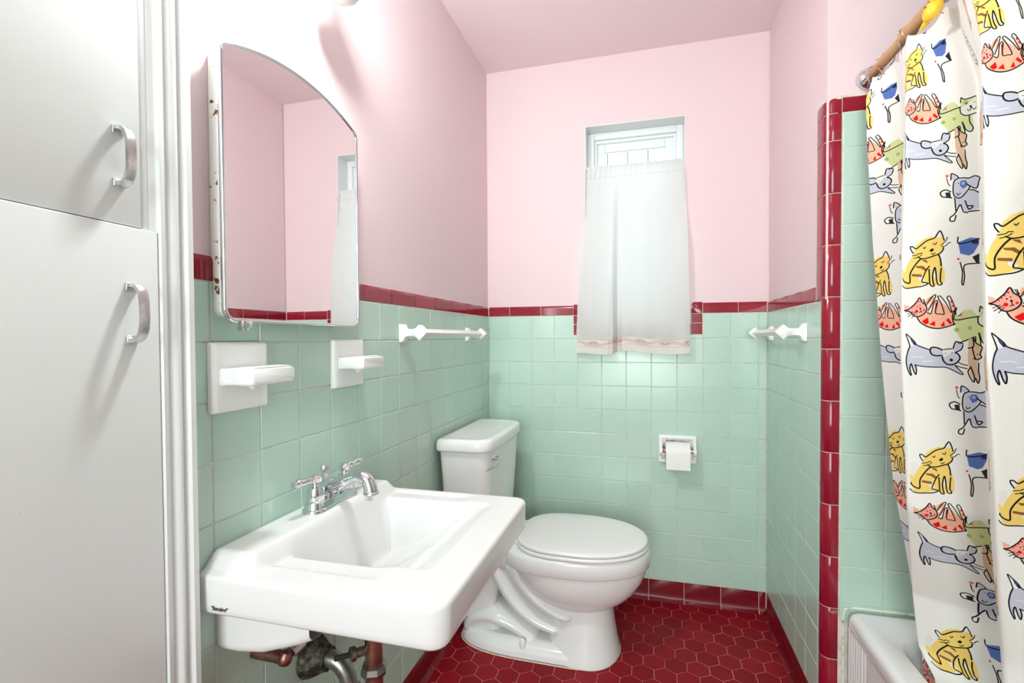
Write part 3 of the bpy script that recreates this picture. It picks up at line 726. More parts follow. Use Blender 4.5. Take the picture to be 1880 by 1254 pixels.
# ------------------------------------------------------------------ towel bars
def towel_bar(label, wallx, s, ya, yb, z, ba, bb):
    """s: +1 sticks out to +x"""
    t = thing('towel_bar', label, 'towel bar', (wallx, (ya+yb)/2, z)); xb = wallx+s*0.066
    for y in (ya, yb):
        bm = B(); rings = []
        for d, x in ((0, 0.0006), (0, 0.007), (0.002, 0.011), (0.006, 0.0135)):
            rings.append([Vector((wallx+s*x, a, b)) for a, b in rrect(y, z-0.002, 0.019-d, 0.029-d, 0.005, 4)])
        for hy_, hz_, x in ((0.012, 0.014, 0.017), (0.009, 0.0115, 0.026), (0.009, 0.0115, 0.044), (0.012, 0.014, 0.052), (0.012, 0.014, 0.056)):
            rings.append([Vector((wallx+s*x, a, b)) for a, b in rrect(y, z, hy_, hz_, 0.003, 4)])
        loft(bm, rings)
        pst = part('post', bm, M_cer, t, ang=40)
        bm = B(); rings = []
        for dy, rr_ in ((-0.015, 0.018), (-0.012, 0.0235), (0.012, 0.0235), (0.015, 0.018)):
            rings.append([Vector((xb+a, y+dy, z+b)) for a, b in [((c*math.cos(R(45))-e*math.sin(R(45))), (c*math.sin(R(45))+e*math.cos(R(45)))) for c, e in rrect(0, 0, rr_*0.76, rr_*0.76, 0.003, 3)]])
        loft(bm, rings); part('knob', bm, M_cer, pst, ang=40)
    bm = B()
    loft(bm, [[Vector((xb+a, y, z+b)) for a, b in ((0.0122, 0), (0, 0.0122), (-0.0122, 0), (0, -0.0122))] for y in (ba, bb)])
    part('bar', bm, M_cer, t, ang=30)
    return t
towel_bar('white ceramic towel bar on the left wall above the toilet tank', 0.0, 1, -0.842, -0.290, 1.193, -0.842, -0.290)
towel_bar('white ceramic towel bar on the short right wall by the shower curtain', RW, -1, -0.500, -0.082, 1.190, -0.500, -0.082)

# ------------------------------------------------------------------ toilet
to = thing('toilet', 'white two-piece toilet with closed lid in the back left corner', 'toilet', (0.3, -0.39, 0))
TY = -0.392
def egg(x0, x1, hw, n=56, back=0.55, tail=0.62):
    """plan outline: squarish at the tank end (x0), rounded nose at x1"""
    pts = []; L = x1-x0; xm = x0+L*back
    for k in range(n):
        a = 2*math.pi*k/n; c, s = math.cos(a), math.sin(a)
        if c >= 0: x = xm+(x1-xm)*abs(c)**0.92; y = hw*(abs(s)**0.95)*(1 if s >= 0 else -1)
        else:
            x = xm-(xm-x0)*abs(c)**tail; y = hw*(abs(s)**0.62)*(1 if s >= 0 else -1)*(1-0.18*abs(c)**1.4)
        pts.append((x, y))
    return pts
def ring(x0, x1, hw, z, **k): return [Vector((x, TY+y, z)) for x, y in egg(x0, x1, hw, **k)]
bm = B()   # front pedestal column
loft(bm, [ring(0.37, 0.647, 0.146, 0.0006), ring(0.37, 0.647, 0.146, 0.010), ring(0.375, 0.640, 0.138, 0.03), ring(0.385, 0.630, 0.126, 0.09), ring(0.395, 0.622, 0.116, 0.15), ring(0.40, 0.618, 0.110, 0.20), ring(0.40, 0.622, 0.112, 0.25)])
part('pedestal', bm, M_porc, to, ang=60)
bm = B()   # foot
kf = dict(back=0.75, tail=0.35)
loft(bm, [ring(0.028, 0.63, 0.140, 0.0006, **kf), ring(0.028, 0.63, 0.140, 0.016, **kf), ring(0.034, 0.62, 0.134, 0.030, **kf), ring(0.045, 0.60, 0.122, 0.044, **kf), ring(0.06, 0.58, 0.095, 0.050, **kf)])
part('foot', bm, M_porc, to, ang=60)
bm = B()   # bowl
def bring(z, x0, x1, hw): return ring(x0, x1, hw, z, back=0.42, tail=0.8)
loft(bm, [bring(0.170, 0.40, 0.600, 0.085), bring(0.190, 0.36, 0.640, 0.120), bring(0.215, 0.315, 0.675, 0.145), bring(0.245, 0.275, 0.705, 0.165), bring(0.285, 0.245, 0.730, 0.179), bring(0.320, 0.23, 0.742, 0.185), bring(0.342, 0.222, 0.746, 0.187)])
part('bowl', bm, M_porc, to, ang=60)
bm = B()   # rim band and the deck that carries the tank
def rim(z, d): return ring(0.205+d, 0.756-d, 0.192-d, z, back=0.45, tail=0.55)
loft(bm, [rim(0.336, 0.012), rim(0.338, 0.004), rim(0.343, 0.0), rim(0.388, 0.0), rim(0.396, 0.003), rim(0.399, 0.010), rim(0.3995, 0.03)])
rings = []
for z, d in ((0.30, 0.03), (0.33, 0.01), (0.345, 0.0), (0.385, 0.0), (0.396, 0.004), (0.399, 0.012)):
    rings.append([Vector((x, TY+y, z)) for x, y in rrect(0.165, 0, 0.125-d, 0.125-d, 0.04-d*0.5, 6)])
loft(bm, rings); part('rim', bm, M_porc, to, ang=60)
# trapway bulges
def bulge(path, rw, rh, n=24):
    bm = B(); P = spline([(x, TY, z) for x, z in path], 7); N = len(P); rings = []
    for i, p in enumerate(P):
        t = (P[min(i+1, N-1)]-P[max(i-1, 0)]).normalized(); nr = Vector((-t.z, 0, t.x)); q = i/(N-1)
        e = min(1, math.sin(min(q, 0.06)/0.06*math.pi/2)*1.0+0.0001) if q < 0.06 else (math.sqrt(max(0.0004, 1-((q-0.86)/0.14)**2)) if q > 0.86 else 1)
        w = np.interp(q, *rw)*max(e, 0.02); h = np.interp(q, *rh)*max(e, 0.02)
        rings.append([p+Vector((0, math.cos(a)*w, 0))+nr*math.sin(a)*h for a in [2*math.pi*k/n for k in range(n)]])
    loft(bm, rings); return bm
q_ = [0, 0.5, 1]
b1 = bulge([(0.235, 0.36), (0.29, 0.28), (0.355, 0.215), (0.43, 0.170), (0.505, 0.155)], (q_, [0.13, 0.138, 0.128]), (q_, [0.055, 0.050, 0.034]))
part('trapway', b1, M_porc, to, ang=70)
b2 = bulge([(0.165, 0.35), (0.20, 0.27), (0.26, 0.185), (0.33, 0.130), (0.40, 0.105), (0.45, 0.10)], (q_, [0.112, 0.118, 0.118]), (q_, [0.05, 0.042, 0.030]))
part('trapway', b2, M_porc, to, ang=70)
b3 = bulge([(0.05, 0.02), (0.085, 0.075), (0.15, 0.105), (0.23, 0.095), (0.31, 0.055), (0.34, 0.03)], (q_, [0.075, 0.110, 0.10]), (q_, [0.03, 0.045, 0.03]))
part('trapway', b3, M_porc, to, ang=70)
bm = B(); rings = []
for z, x1, hw in ((0.03, 0.20, 0.075), (0.12, 0.17, 0.080), (0.22, 0.19, 0.085), (0.30, 0.25, 0.095), (0.36, 0.28, 0.11)):
    rings.append([Vector((x, TY+y, z)) for x, y in rrect((0.05+x1)/2, 0, (x1-0.05)/2, hw, 0.03, 6)])
loft(bm, rings); part('rear_body', bm, M_porc, to, ang=60)
for sy in (-1, 1):
    part('bolt_cap', bz([(0.0125, 0.0), (0.0125, 0.012), (0.010, 0.024), (0.006, 0.030), (0.001, 0.032)], (0.300, TY+sy*0.123, 0.036), n=20), M_porc, to)
bm = B(); pth = [(x, TY+y, 0.0012) for x, y in [( (a-0.335)*1.006+0.335, b*1.012) for a, b in egg(0.028, 0.645, 0.146, n=80, back=0.72, tail=0.35)]]
tube(bm, pth, 0.0026, 6, closed=True); part('caulk_bead', bm, M_caulk, to)
# seat and lid
def sring(z, d, x0=0.262, x1=0.752, hw=0.1925): return ring(x0+d, x1-d, hw-d, z, back=0.46, tail=0.50)
bm = B(); loft(bm, [sring(0.4005, 0.010), sring(0.402, 0.003), sring(0.405, 0.001), sring(0.411, 0.001), sring(0.4145, 0.003), sring(0.416, 0.010)]); part('seat', bm, M_plast, to, ang=60)
bm = B(); loft(bm, [sring(0.4175, 0.012, x1=0.750), sring(0.4185, 0.004, x1=0.750), sring(0.421, 0.002, x1=0.750), sring(0.4275, 0.002, x1=0.750), sring(0.431, 0.006, x1=0.750), sring(0.4325, 0.013, x1=0.750), sring(0.4338, 0.06, x1=0.750), sring(0.4345, 0.12, x1=0.750)])
ld = part('lid', bm, M_plast, to, ang=60)
for sy in (-1, 1):
    bm = B(); box(bm, 0.232, 0.275, TY+sy*0.075-0.018, TY+sy*0.075+0.018, 0.4, 0.424, bev=0.006, seg=3); part('hinge', bm, M_plast, to)
# tank
TC = -0.400
def tring(z, x0, x1, hy, bow=0.0, ch=0.035):
    base_ = dens(rrect((x0+x1)/2, TC, (x1-x0)/2, hy, [ch, 0.012, 0.012, ch], 6), 96)
    return [Vector((p.x+bow*max(0, (p.x-x0)/(x1-x0))*(1-((p.y-TC)/hy)**2), p.y, z)) for p in base_]
bm = B(); loft(bm, [tring(0.402, 0.045, 0.165, 0.165, 0.008), tring(0.410, 0.035, 0.178, 0.178, 0.010), tring(0.44, 0.030, 0.182, 0.185, 0.010), tring(0.60, 0.024, 0.190, 0.202, 0.012), tring(0.7690, 0.018, 0.197, 0.216, 0.013)])
tk = part('tank', bm, M_porc, to, ang=50)
bm = B(); L_ = lambda z, d: tring(z, 0.010+d, 0.208-d, 0.230-d, 0.013, 0.045)
loft(bm, [L_(0.7695, 0.006), L_(0.7715, 0.002), L_(0.778, 0.0), L_(0.803, 0.001), L_(0.811, 0.004), L_(0.8145, 0.010), L_(0.8150, 0.020), L_(0.8135, 0.034), L_(0.8128, 0.05)])
part('tank_lid', bm, M_porc, to, ang=60)
ty = -0.556
bm = B(); lathe(bm, [(0.015, 0.0), (0.0155, 0.005), (0.012, 0.010), (0.007, 0.014), (0.006, 0.026)], (0.1955, ty+0.012, 0.735), (1, 0, 0), 24)
hb = part('flush_handle', bm, M_chrome, tk)
bm = B(); P = spline([(0.214, ty+0.018, 0.741), (0.226, ty+0.004, 0.739), (0.230, ty-0.030, 0.734), (0.226, ty-0.070, 0.726), (0.216, ty-0.108, 0.722)], 6)
rings = []
for i, p in enumerate(P):
    q = i/(len(P)-1); w = np.interp(q, [0, 0.2, 0.6, 0.95, 1], [0.006, 0.0115, 0.0105, 0.0045, 0.001]); h = np.interp(q, [0, 0.2, 1], [0.005, 0.008, 0.002])
    rings.append([p+Vector((math.cos(a)*h, 0, math.sin(a)*w)) for a in [2*math.pi*k/14 for k in range(14)]])
loft(bm, rings); part('lever', bm, M_chrome, hb)

# ------------------------------------------------------------------ toilet paper
tph = thing('paper_holder', 'white ceramic toilet paper holder set in the back wall tiles', 'toilet paper holder', (0.872, 0, 0.68))
px0, px1, pz0, pz1 = 0.792, 0.952, 0.622, 0.744
bm = B(); pcx, pcz, phx, phz = (px0+px1)/2, (pz0+pz1)/2, (px1-px0)/2, (pz1-pz0)/2
def pr_(d, y, r=0.006): return [Vector((x, y, z)) for x, z in rrect(pcx, pcz, phx-d, phz-d, r, 4)]
loft(bm, [pr_(0, -0.0006), pr_(0, -0.011), pr_(0.0015, -0.0135), pr_(0.004, -0.0145), pr_(0.013, -0.0145), pr_(0.0155, -0.013), pr_(0.0165, -0.004)], True, False)
part('surround', bm, M_cer, tph, ang=40)
bm = B(); loft(bm, [pr_(0.016, -0.0045, 0.004), pr_(0.016, -0.0030, 0.004)]); part('niche', bm, M_brushed, tph)
for x in (px0+0.004, px1-0.016):
    bm = B(); out = [(-0.010, pz1-0.018), (-0.022, pz1-0.022), (-0.050, pz0+0.072), (-0.058, pz0+0.058), (-0.054, pz0+0.046), (-0.040, pz0+0.040), (-0.010, pz0+0.030)]
    loft(bm, [[Vector((x_, y, z)) for y, z in out] for x_ in (x, x+0.012)]); part('arm', bm, M_cer, tph, ang=30)
bm = B(); tube(bm, [(px0+0.016, -0.046, 0.684), (px1-0.016, -0.046, 0.684)], 0.008, 16); part('spindle', bm, M_brushed, tph)
for x0_, x1_ in ((px0+0.0165, px0+0.026),): 
    bm = B(); tube(bm, [(x0_, -0.046, 0.684), (x1_, -0.046, 0.684)], 0.0105, 16); part('rusty_cap', bm, mottled(mat('orange_rust', (0.5, 0.2, 0.05), 0.7), (0.55, 0.25, 0.08), (0.2, 0.08, 0.03), 80), tph)
tpr = thing('toilet_paper', 'white toilet paper roll on the back wall holder', 'toilet paper', (0.871, -0.046, 0.676))
bm = B(); n = 64; rings = []
rc = Vector((0, -0.052, 0.676))
def circ(r, x): return [Vector((x, rc.y+r*math.sin(2*math.pi*k/n), rc.z+r*math.cos(2*math.pi*k/n))) for k in range(n)]
xa, xb_ = 0.8215, 0.9205
loft(bm, [circ(0.019, xa), circ(0.045, xa), circ(0.046, xa+0.002), circ(0.046, xb_-0.002), circ(0.045, xb_), circ(0.019, xb_)], False, False)
part('roll', bm, M_paper, tpr, ang=60)
bm = B(); tt = []
for k in range(20):
    a = R(-20-5.3*k); tt.append((rc.y-0.0468*math.sin(-a)*1.0, rc.z+0.0468*math.cos(a)))
out = [(rc.y-0.0472*math.sin(R(a)), rc.z+0.0472*math.cos(R(a))) for a in range(-10, 91, 6)]+[(rc.y-0.0474, rc.z-0.02), (rc.y-0.0472, rc.z-0.045), (rc.y-0.0466, rc.z-0.062)]
loft(bm, [[Vector((x, y+dy, z)) for y, z in out]+[Vector((x, y+dy+0.0009, z)) for y, z in out[::-1]] for x, dy in ((xa+0.0005, 0), (xb_-0.0005, 0))])
part('loose_sheet', bm, M_paper, tpr, ang=60)
bm = B(); loft(bm, [[Vector((x, rc.y+r*math.sin(2*math.pi*k/32), rc.z+r*math.cos(2*math.pi*k/32))) for k in range(32)] for x, r in ((xa+0.0005, 0.0188), (xb_-0.0005, 0.0188))], False, False)
part('cardboard_core', bm, mat('cardboard', (0.45, 0.33, 0.22), 0.9), tpr)

# ------------------------------------------------------------------ cafe curtain and its rod
rodc = thing('curtain_rod', 'thin white tension rod across the window recess', 'curtain rod', (0.686, 0.02, 1.949))
bm = B(); tube(bm, [(WX0+0.0035, 0.022, 1.949), (WX1-0.0035, 0.022, 1.949)], 0.005, 12)
for x, d in ((WX0+0.0035, 1), (WX1-0.0035, -1)): lathe(bm, [(0.008, 0), (0.008, 0.006), (0.006, 0.012)], (x, 0.022, 1.949), (d, 0, 0), 12)
part('rod', bm, M_vinyl, rodc)
cc = thing('window_curtain', 'sheer white cafe curtain with red embroidered hem over the window', 'curtain', (0.68, 0.0, 1.95))
rnd = random.Random(3)
folds = [(rnd.uniform(0, 1), rnd.uniform(0.012, 0.035), rnd.uniform(0.4, 1)) for _ in range(16)]
def cafe(s, z):
    """s 0..1 across"""
    q = (1.958-z)/(1.958-1.103)
    xl = 0.4735+(0.428-0.4735)*max(0, min(1, q))**0.8; xr = 0.900+(0.9235-0.900)*max(0, min(1, (q-0.05)*1.05))**0.6
    x = xl+(xr-xl)*s
    if q < 0.98 and x < WX0+0.002 and False: pass
    y0 = 0.020-0.060*sst(q, 0.02, 0.55)
    amp = 0.0035+0.010*sst(q, 0.0, 1.0)
    ph = 0.0
    y = y0+amp*(math.sin(s*38+0.6*math.sin(3*q))*0.28*(1-0.5*q)+math.sin(s*17.0+1.0)*0.35+0.45*math.sin(s*9.0+2.6+0.4*q))
    # the long open pleat left of centre
    sp = 0.30+0.035*q; g = (s-sp)/0.030
    y -= amp*1.6*math.exp(-g*g)*(0.3+q); g2 = (s-sp-0.045)/0.028; y += amp*1.3*math.exp(-g2*g2)*(0.3+q)
    if q < 0.07: y = 0.0142+0.0016*math.sin(s*120)+0.0008*math.sin(s*47)
    elif q < 0.14: y = (0.0148+0.0020*math.sin(s*90))*(1-(q-0.07)/0.07)+y*(q-0.07)/0.07
    y = min(y, 0.0148) if q > 0.03 else y
    if x < WX0+0.004 or x > WX1-0.004: y = min(y, -0.007)
    elif q > 0.76: y = min(y, -0.009)
    return Vector((x, y, z))
zbot = lambda s: 1.106-0.0025*s+0.0035*math.sin(s*12+1.2)+(0.009*sst(s, 0.33, 0.36)*(1-sst(s, 0.50, 0.62)))-0.004*(1-sst(s, 0.31, 0.335))
bm = B(); NS_, NZ_ = 260, 150; V = []
for j in range(NZ_+1):
    row = []
    for i in range(NS_+1):
        s = i/NS_; q = j/NZ_; z = 1.957+(zbot(s)-1.957)*q
        if j == 0: z += 0.0015*math.sin(s*230)
        row.append(bm.verts.new(cafe(s, z)))
    V.append(row)
for a, b in zip(V, V[1:]):
    for i in range(NS_): bm.faces.new((a[i], b[i], b[i+1], a[i+1]))
part('curtain_cloth', bm, M_cafe, cc, ang=180)
def cpt(s, z, o=-0.0013):
    p = cafe(s, z); return p+Vector((0, o, 0))
# doubled hem and its two stitched seams
bm = B(); V = []
for j in range(9):
    V.append([bm.verts.new(cpt(i/160, zbot(i/160)+0.064*(1-j/8), -0.0008)) for i in range(161)])
for a, b in zip(V, V[1:]):
    for i in range(160): bm.faces.new((a[i], b[i], b[i+1], a[i+1]))
part('hem', bm, M_hem, cc, ang=180)
bm = B()
for h in (0.0305, 0.0640):
    for i in range(140):
        s = (i+0.15)/140; s2 = (i+0.85)/140
        tube(bm, [cpt(s, zbot(s)+h, -0.0014), cpt(s2, zbot(s2)+h, -0.0014)], 0.0005, 4)
for i in range(110):
    s = (i+0.15)/110; tube(bm, [cpt(s, 1.905, -0.0008), cpt(s+0.006, 1.905, -0.0008)], 0.0004, 4)
tag(part('seam_stitches', bm, M_seam, cc), kind='stuff')
# embroidered garland: dots along a wave with fan flowers in the bays
bm = B()
def stitch(s, h, ds, dh, r=0.0013):
    a = cpt(min(1, max(0, s)), zbot(s)+h, -0.0020); b = cpt(min(1, max(0, s+ds)), zbot(s)+h+dh, -0.0020); tube(bm, [a, b], r, 5)
LW = 0.49; T = 0.415
for k in range(4):
    for w_ in (-0.0040, 0.0, 0.0040):
        for i in range(24):
            s = (k+i/24)*T-0.12
            if not 0.006 < s < 0.994: continue
            stitch(s+w_*0.6, 0.0475+0.0095*math.sin(2*math.pi*(s/T)+2.2)+w_, 0.0030, rnd.uniform(-0.0012, 0.0012), 0.0015)
for s0, sg in ((0.166, 1), (0.373, -1), (0.581, 1), (0.788, -1), (0.985, 1)):
    hb_ = 0.0475-sg*0.0020
    for rr_ in (0.003, 0.0065, 0.0105):
        for a in range(0, 181, 20 if rr_ > 0.005 else 45):
            s = s0+rr_*2.0*math.cos(R(a))/LW; h = hb_+rr_*0.95*math.sin(R(a))*sg
            if 0.005 < s < 0.995: stitch(s, h, 0.0040*math.cos(R(a)), 0.0020*math.sin(R(a))*sg, 0.0014)
tag(part('embroidery', bm, M_stitch, cc), kind='stuff')

# ------------------------------------------------------------------ bathtub
tb_ = thing('bathtub', 'white enamelled bathtub with fluted apron behind the shower curtain', 'bathtub', (1.29, -0.667, 0))
tx0, tx1, ty0, ty1, tz = 1.2915, AX-0.002, -2.19, -0.6675, 0.400
def tr_(d, z, r=0.03): return [Vector((x, y, z)) for x, y in rrect((tx0+tx1)/2, (ty0+ty1)/2, (tx1-tx0)/2-d, (ty1-ty0)/2-d, max(r-d*0.4, 0.004), 8)]
def ti(z, dx0, dx1, dy0, dy1, r): return [Vector((x, y, z)) for x, y in rrect((tx0+dx0+tx1-dx1)/2, (ty0+dy0+ty1-dy1)/2, (tx1-dx1-tx0-dx0)/2, (ty1-dy1-ty0-dy0)/2, r, 8)]
bm = B(); loft(bm, [tr_(0.02, 0.34), tr_(0.004, 0.352), tr_(0.0, 0.368), tr_(0.001, 0.385), tr_(0.005, 0.394), tr_(0.012, 0.399), tr_(0.022, 0.400),
    ti(0.399, 0.062, 0.05, 0.10, 0.085, 0.09), ti(0.392, 0.070, 0.056, 0.11, 0.094, 0.10), ti(0.37, 0.078, 0.062, 0.12, 0.10, 0.11), ti(0.15, 0.105, 0.09, 0.17, 0.15, 0.13), ti(0.09, 0.13, 0.11, 0.20, 0.18, 0.13), ti(0.07, 0.18, 0.16, 0.25, 0.24, 0.10)], False, True)
part('tub_shell', bm, M_tub, tb_, ang=60)
bm = B(); n = 60; P0 = []
for k in range(n+1):
    y = ty1-0.004-k*0.0022; P0.append((tx0+0.007+0.0032*math.cos(k*2*math.pi/7.5)*(1-sst(k, 44, 56)), y))
P0 += [(tx0+0.0102, -0.85), (tx0+0.0102, ty0)]
P0 += [(tx0+0.05, ty0), (tx0+0.05, ty1-0.004)]
loft(bm, [[Vector((x, y, z)) for x, y in P0] for z in (0.0008, 0.356)]); part('apron', bm, M_tub, tb_, ang=60)
bm = B(); tube(bm, [(tx0-0.005, WY-0.0015, 0.02), (tx0-0.005, WY-0.0015, 0.375), (tx0-0.001, WY-0.0015, 0.398), (tx0+0.02, WY-0.0015, 0.405), (tx1-0.02, WY-0.0015, 0.405)], 0.0028, 8)
part('caulk_bead', bm, mottled(mat('tub_caulk', (0.8, 0.78, 0.7), 0.7), (0.80, 0.79, 0.72), (0.28, 0.24, 0.17), 50, 0.5, 0.75), tb_)

# ------------------------------------------------------------------ shower rod, hooks, curtain
sr = thing('shower_rod', 'tan shower curtain rod running from a chrome wall flange', 'shower rod', (1.34, WY, 1.884))
RX, RZ = 1.338, 1.886
rz = lambda y: RZ-0.010*(-0.66-y)/0.4*0.5
bm = B(); tube(bm, [(RX, WY-0.004, rz(-0.66)), (RX, -0.865, rz(-0.865))], 0.0125, 24); tube(bm, [(RX, -0.862, rz(-0.862)), (RX, -2.20, rz(-2.2))], 0.0145, 24)
part('rod', bm, M_rod, sr, ang=50)
bm = B(); lathe(bm, [(0.001, 0.0), (0.030, 0.0), (0.030, 0.003), (0.0275, 0.009), (0.021, 0.016), (0.016, 0.020), (0.0135, 0.026)], (RX, WY-0.0006+0.0, rz(-0.66)), (0, -1, 0), 32); part('wall_flange', bm, M_chrome, sr)
bm = B(); lathe(bm, [(0.0135, 0.0), (0.0165, 0.002), (0.0165, 0.012), (0.0148, 0.014)], (RX, -0.868, rz(-0.868)), (0, -1, 0), 24); part('sleeve_collar', bm, M_rod, sr)
M_wire = mottled(mat('hook_wire', (0.5, 0.4, 0.33), 0.35, metal=0.8), (0.70, 0.64, 0.56), (0.30, 0.16, 0.12), 60)
def hook(label, y, tilt, beads=False, group='wire hooks on the shower rod'):
    t = thing('curtain_hook', label, 'curtain hook', (RX, y, rz(y)), group)
    c = Vector((RX, y, rz(y))); bm = B(); P = []
    for k in range(25):
        a = R(-60+300*k/24); r = 0.0175
        P.append(c+Vector((math.sin(a)*r, math.sin(a)*r*tilt, math.cos(a)*r)))
    P += [c+Vector((-0.010, -0.004*tilt, -0.024)), c+Vector((-0.004, 0, -0.034)), c+Vector((0.004, 0.002, -0.038))]
    tube(bm, spline(P, 2), 0.0013, 8); part('wire', bm, M_wire, t)
    bm = B(); bmesh.ops.create_uvsphere(bm, u_segments=10, v_segments=8, radius=0.003, matrix=Matrix.Translation(P[0])); part('ball_end', bm, M_wire, t)
    if beads:
        bm = B()
        for k in range(0, 18):
            a = R(-75+8.5*k); bmesh.ops.create_uvsphere(bm, u_segments=8, v_segments=6, radius=0.0021, matrix=Matrix.Translation(c+Vector((math.sin(a)*0.0195, math.sin(a)*0.0195*tilt, math.cos(a)*0.0195))))
        part('beads', bm, M_wire, t)
    return t
hook('wire hook next to the chrome wall flange', -0.695, 0.2)
hook('second wire hook from the wall flange, curled end showing', -0.760, -0.5)
hook('beaded wire hook at the rod joint', -0.858, 0.3, True)
# glazed cat-head ornament on the next hook
ch = hook('hook with a yellow glazed cat head ornament at the top edge', -1.005, 0.2)
cp = Vector((RX-0.022, -1.018, 1.846))
bm = B(); bmesh.ops.create_uvsphere(bm, u_segments=24, v_segments=16, radius=1)
bmesh.ops.transform(bm, matrix=Matrix.Translation(cp) @ Matrix.Rotation(R(25), 4, 'Y') @ Matrix.Diagonal((0.015, 0.019, 0.024, 1)), verts=bm.verts)
for sy in (-1, 1): lathe(bm, [(0.007, 0), (0.005, 0.008), (0.001, 0.018)], cp+Vector((-0.004, sy*0.012, -0.016 if sy > 0 else 0.014)), Vector((-0.5, sy*0.7, -0.6 if sy > 0 else 0.6)), 10)
part('cat_head', bm, M_yel, ch, ang=60)
bm = B(); bmesh.ops.create_uvsphere(bm, u_segments=8, v_segments=6, radius=0.0022, matrix=Matrix.Translation(cp+Vector((-0.0135, -0.004, 0.004))))
for a in (-0.011, 0.006): bmesh.ops.create_uvsphere(bm, u_segments=8, v_segments=6, radius=0.0013, matrix=Matrix.Translation(cp+Vector((-0.0125, a, 0.010))))
part('face_marks', bm, M_black, ch)

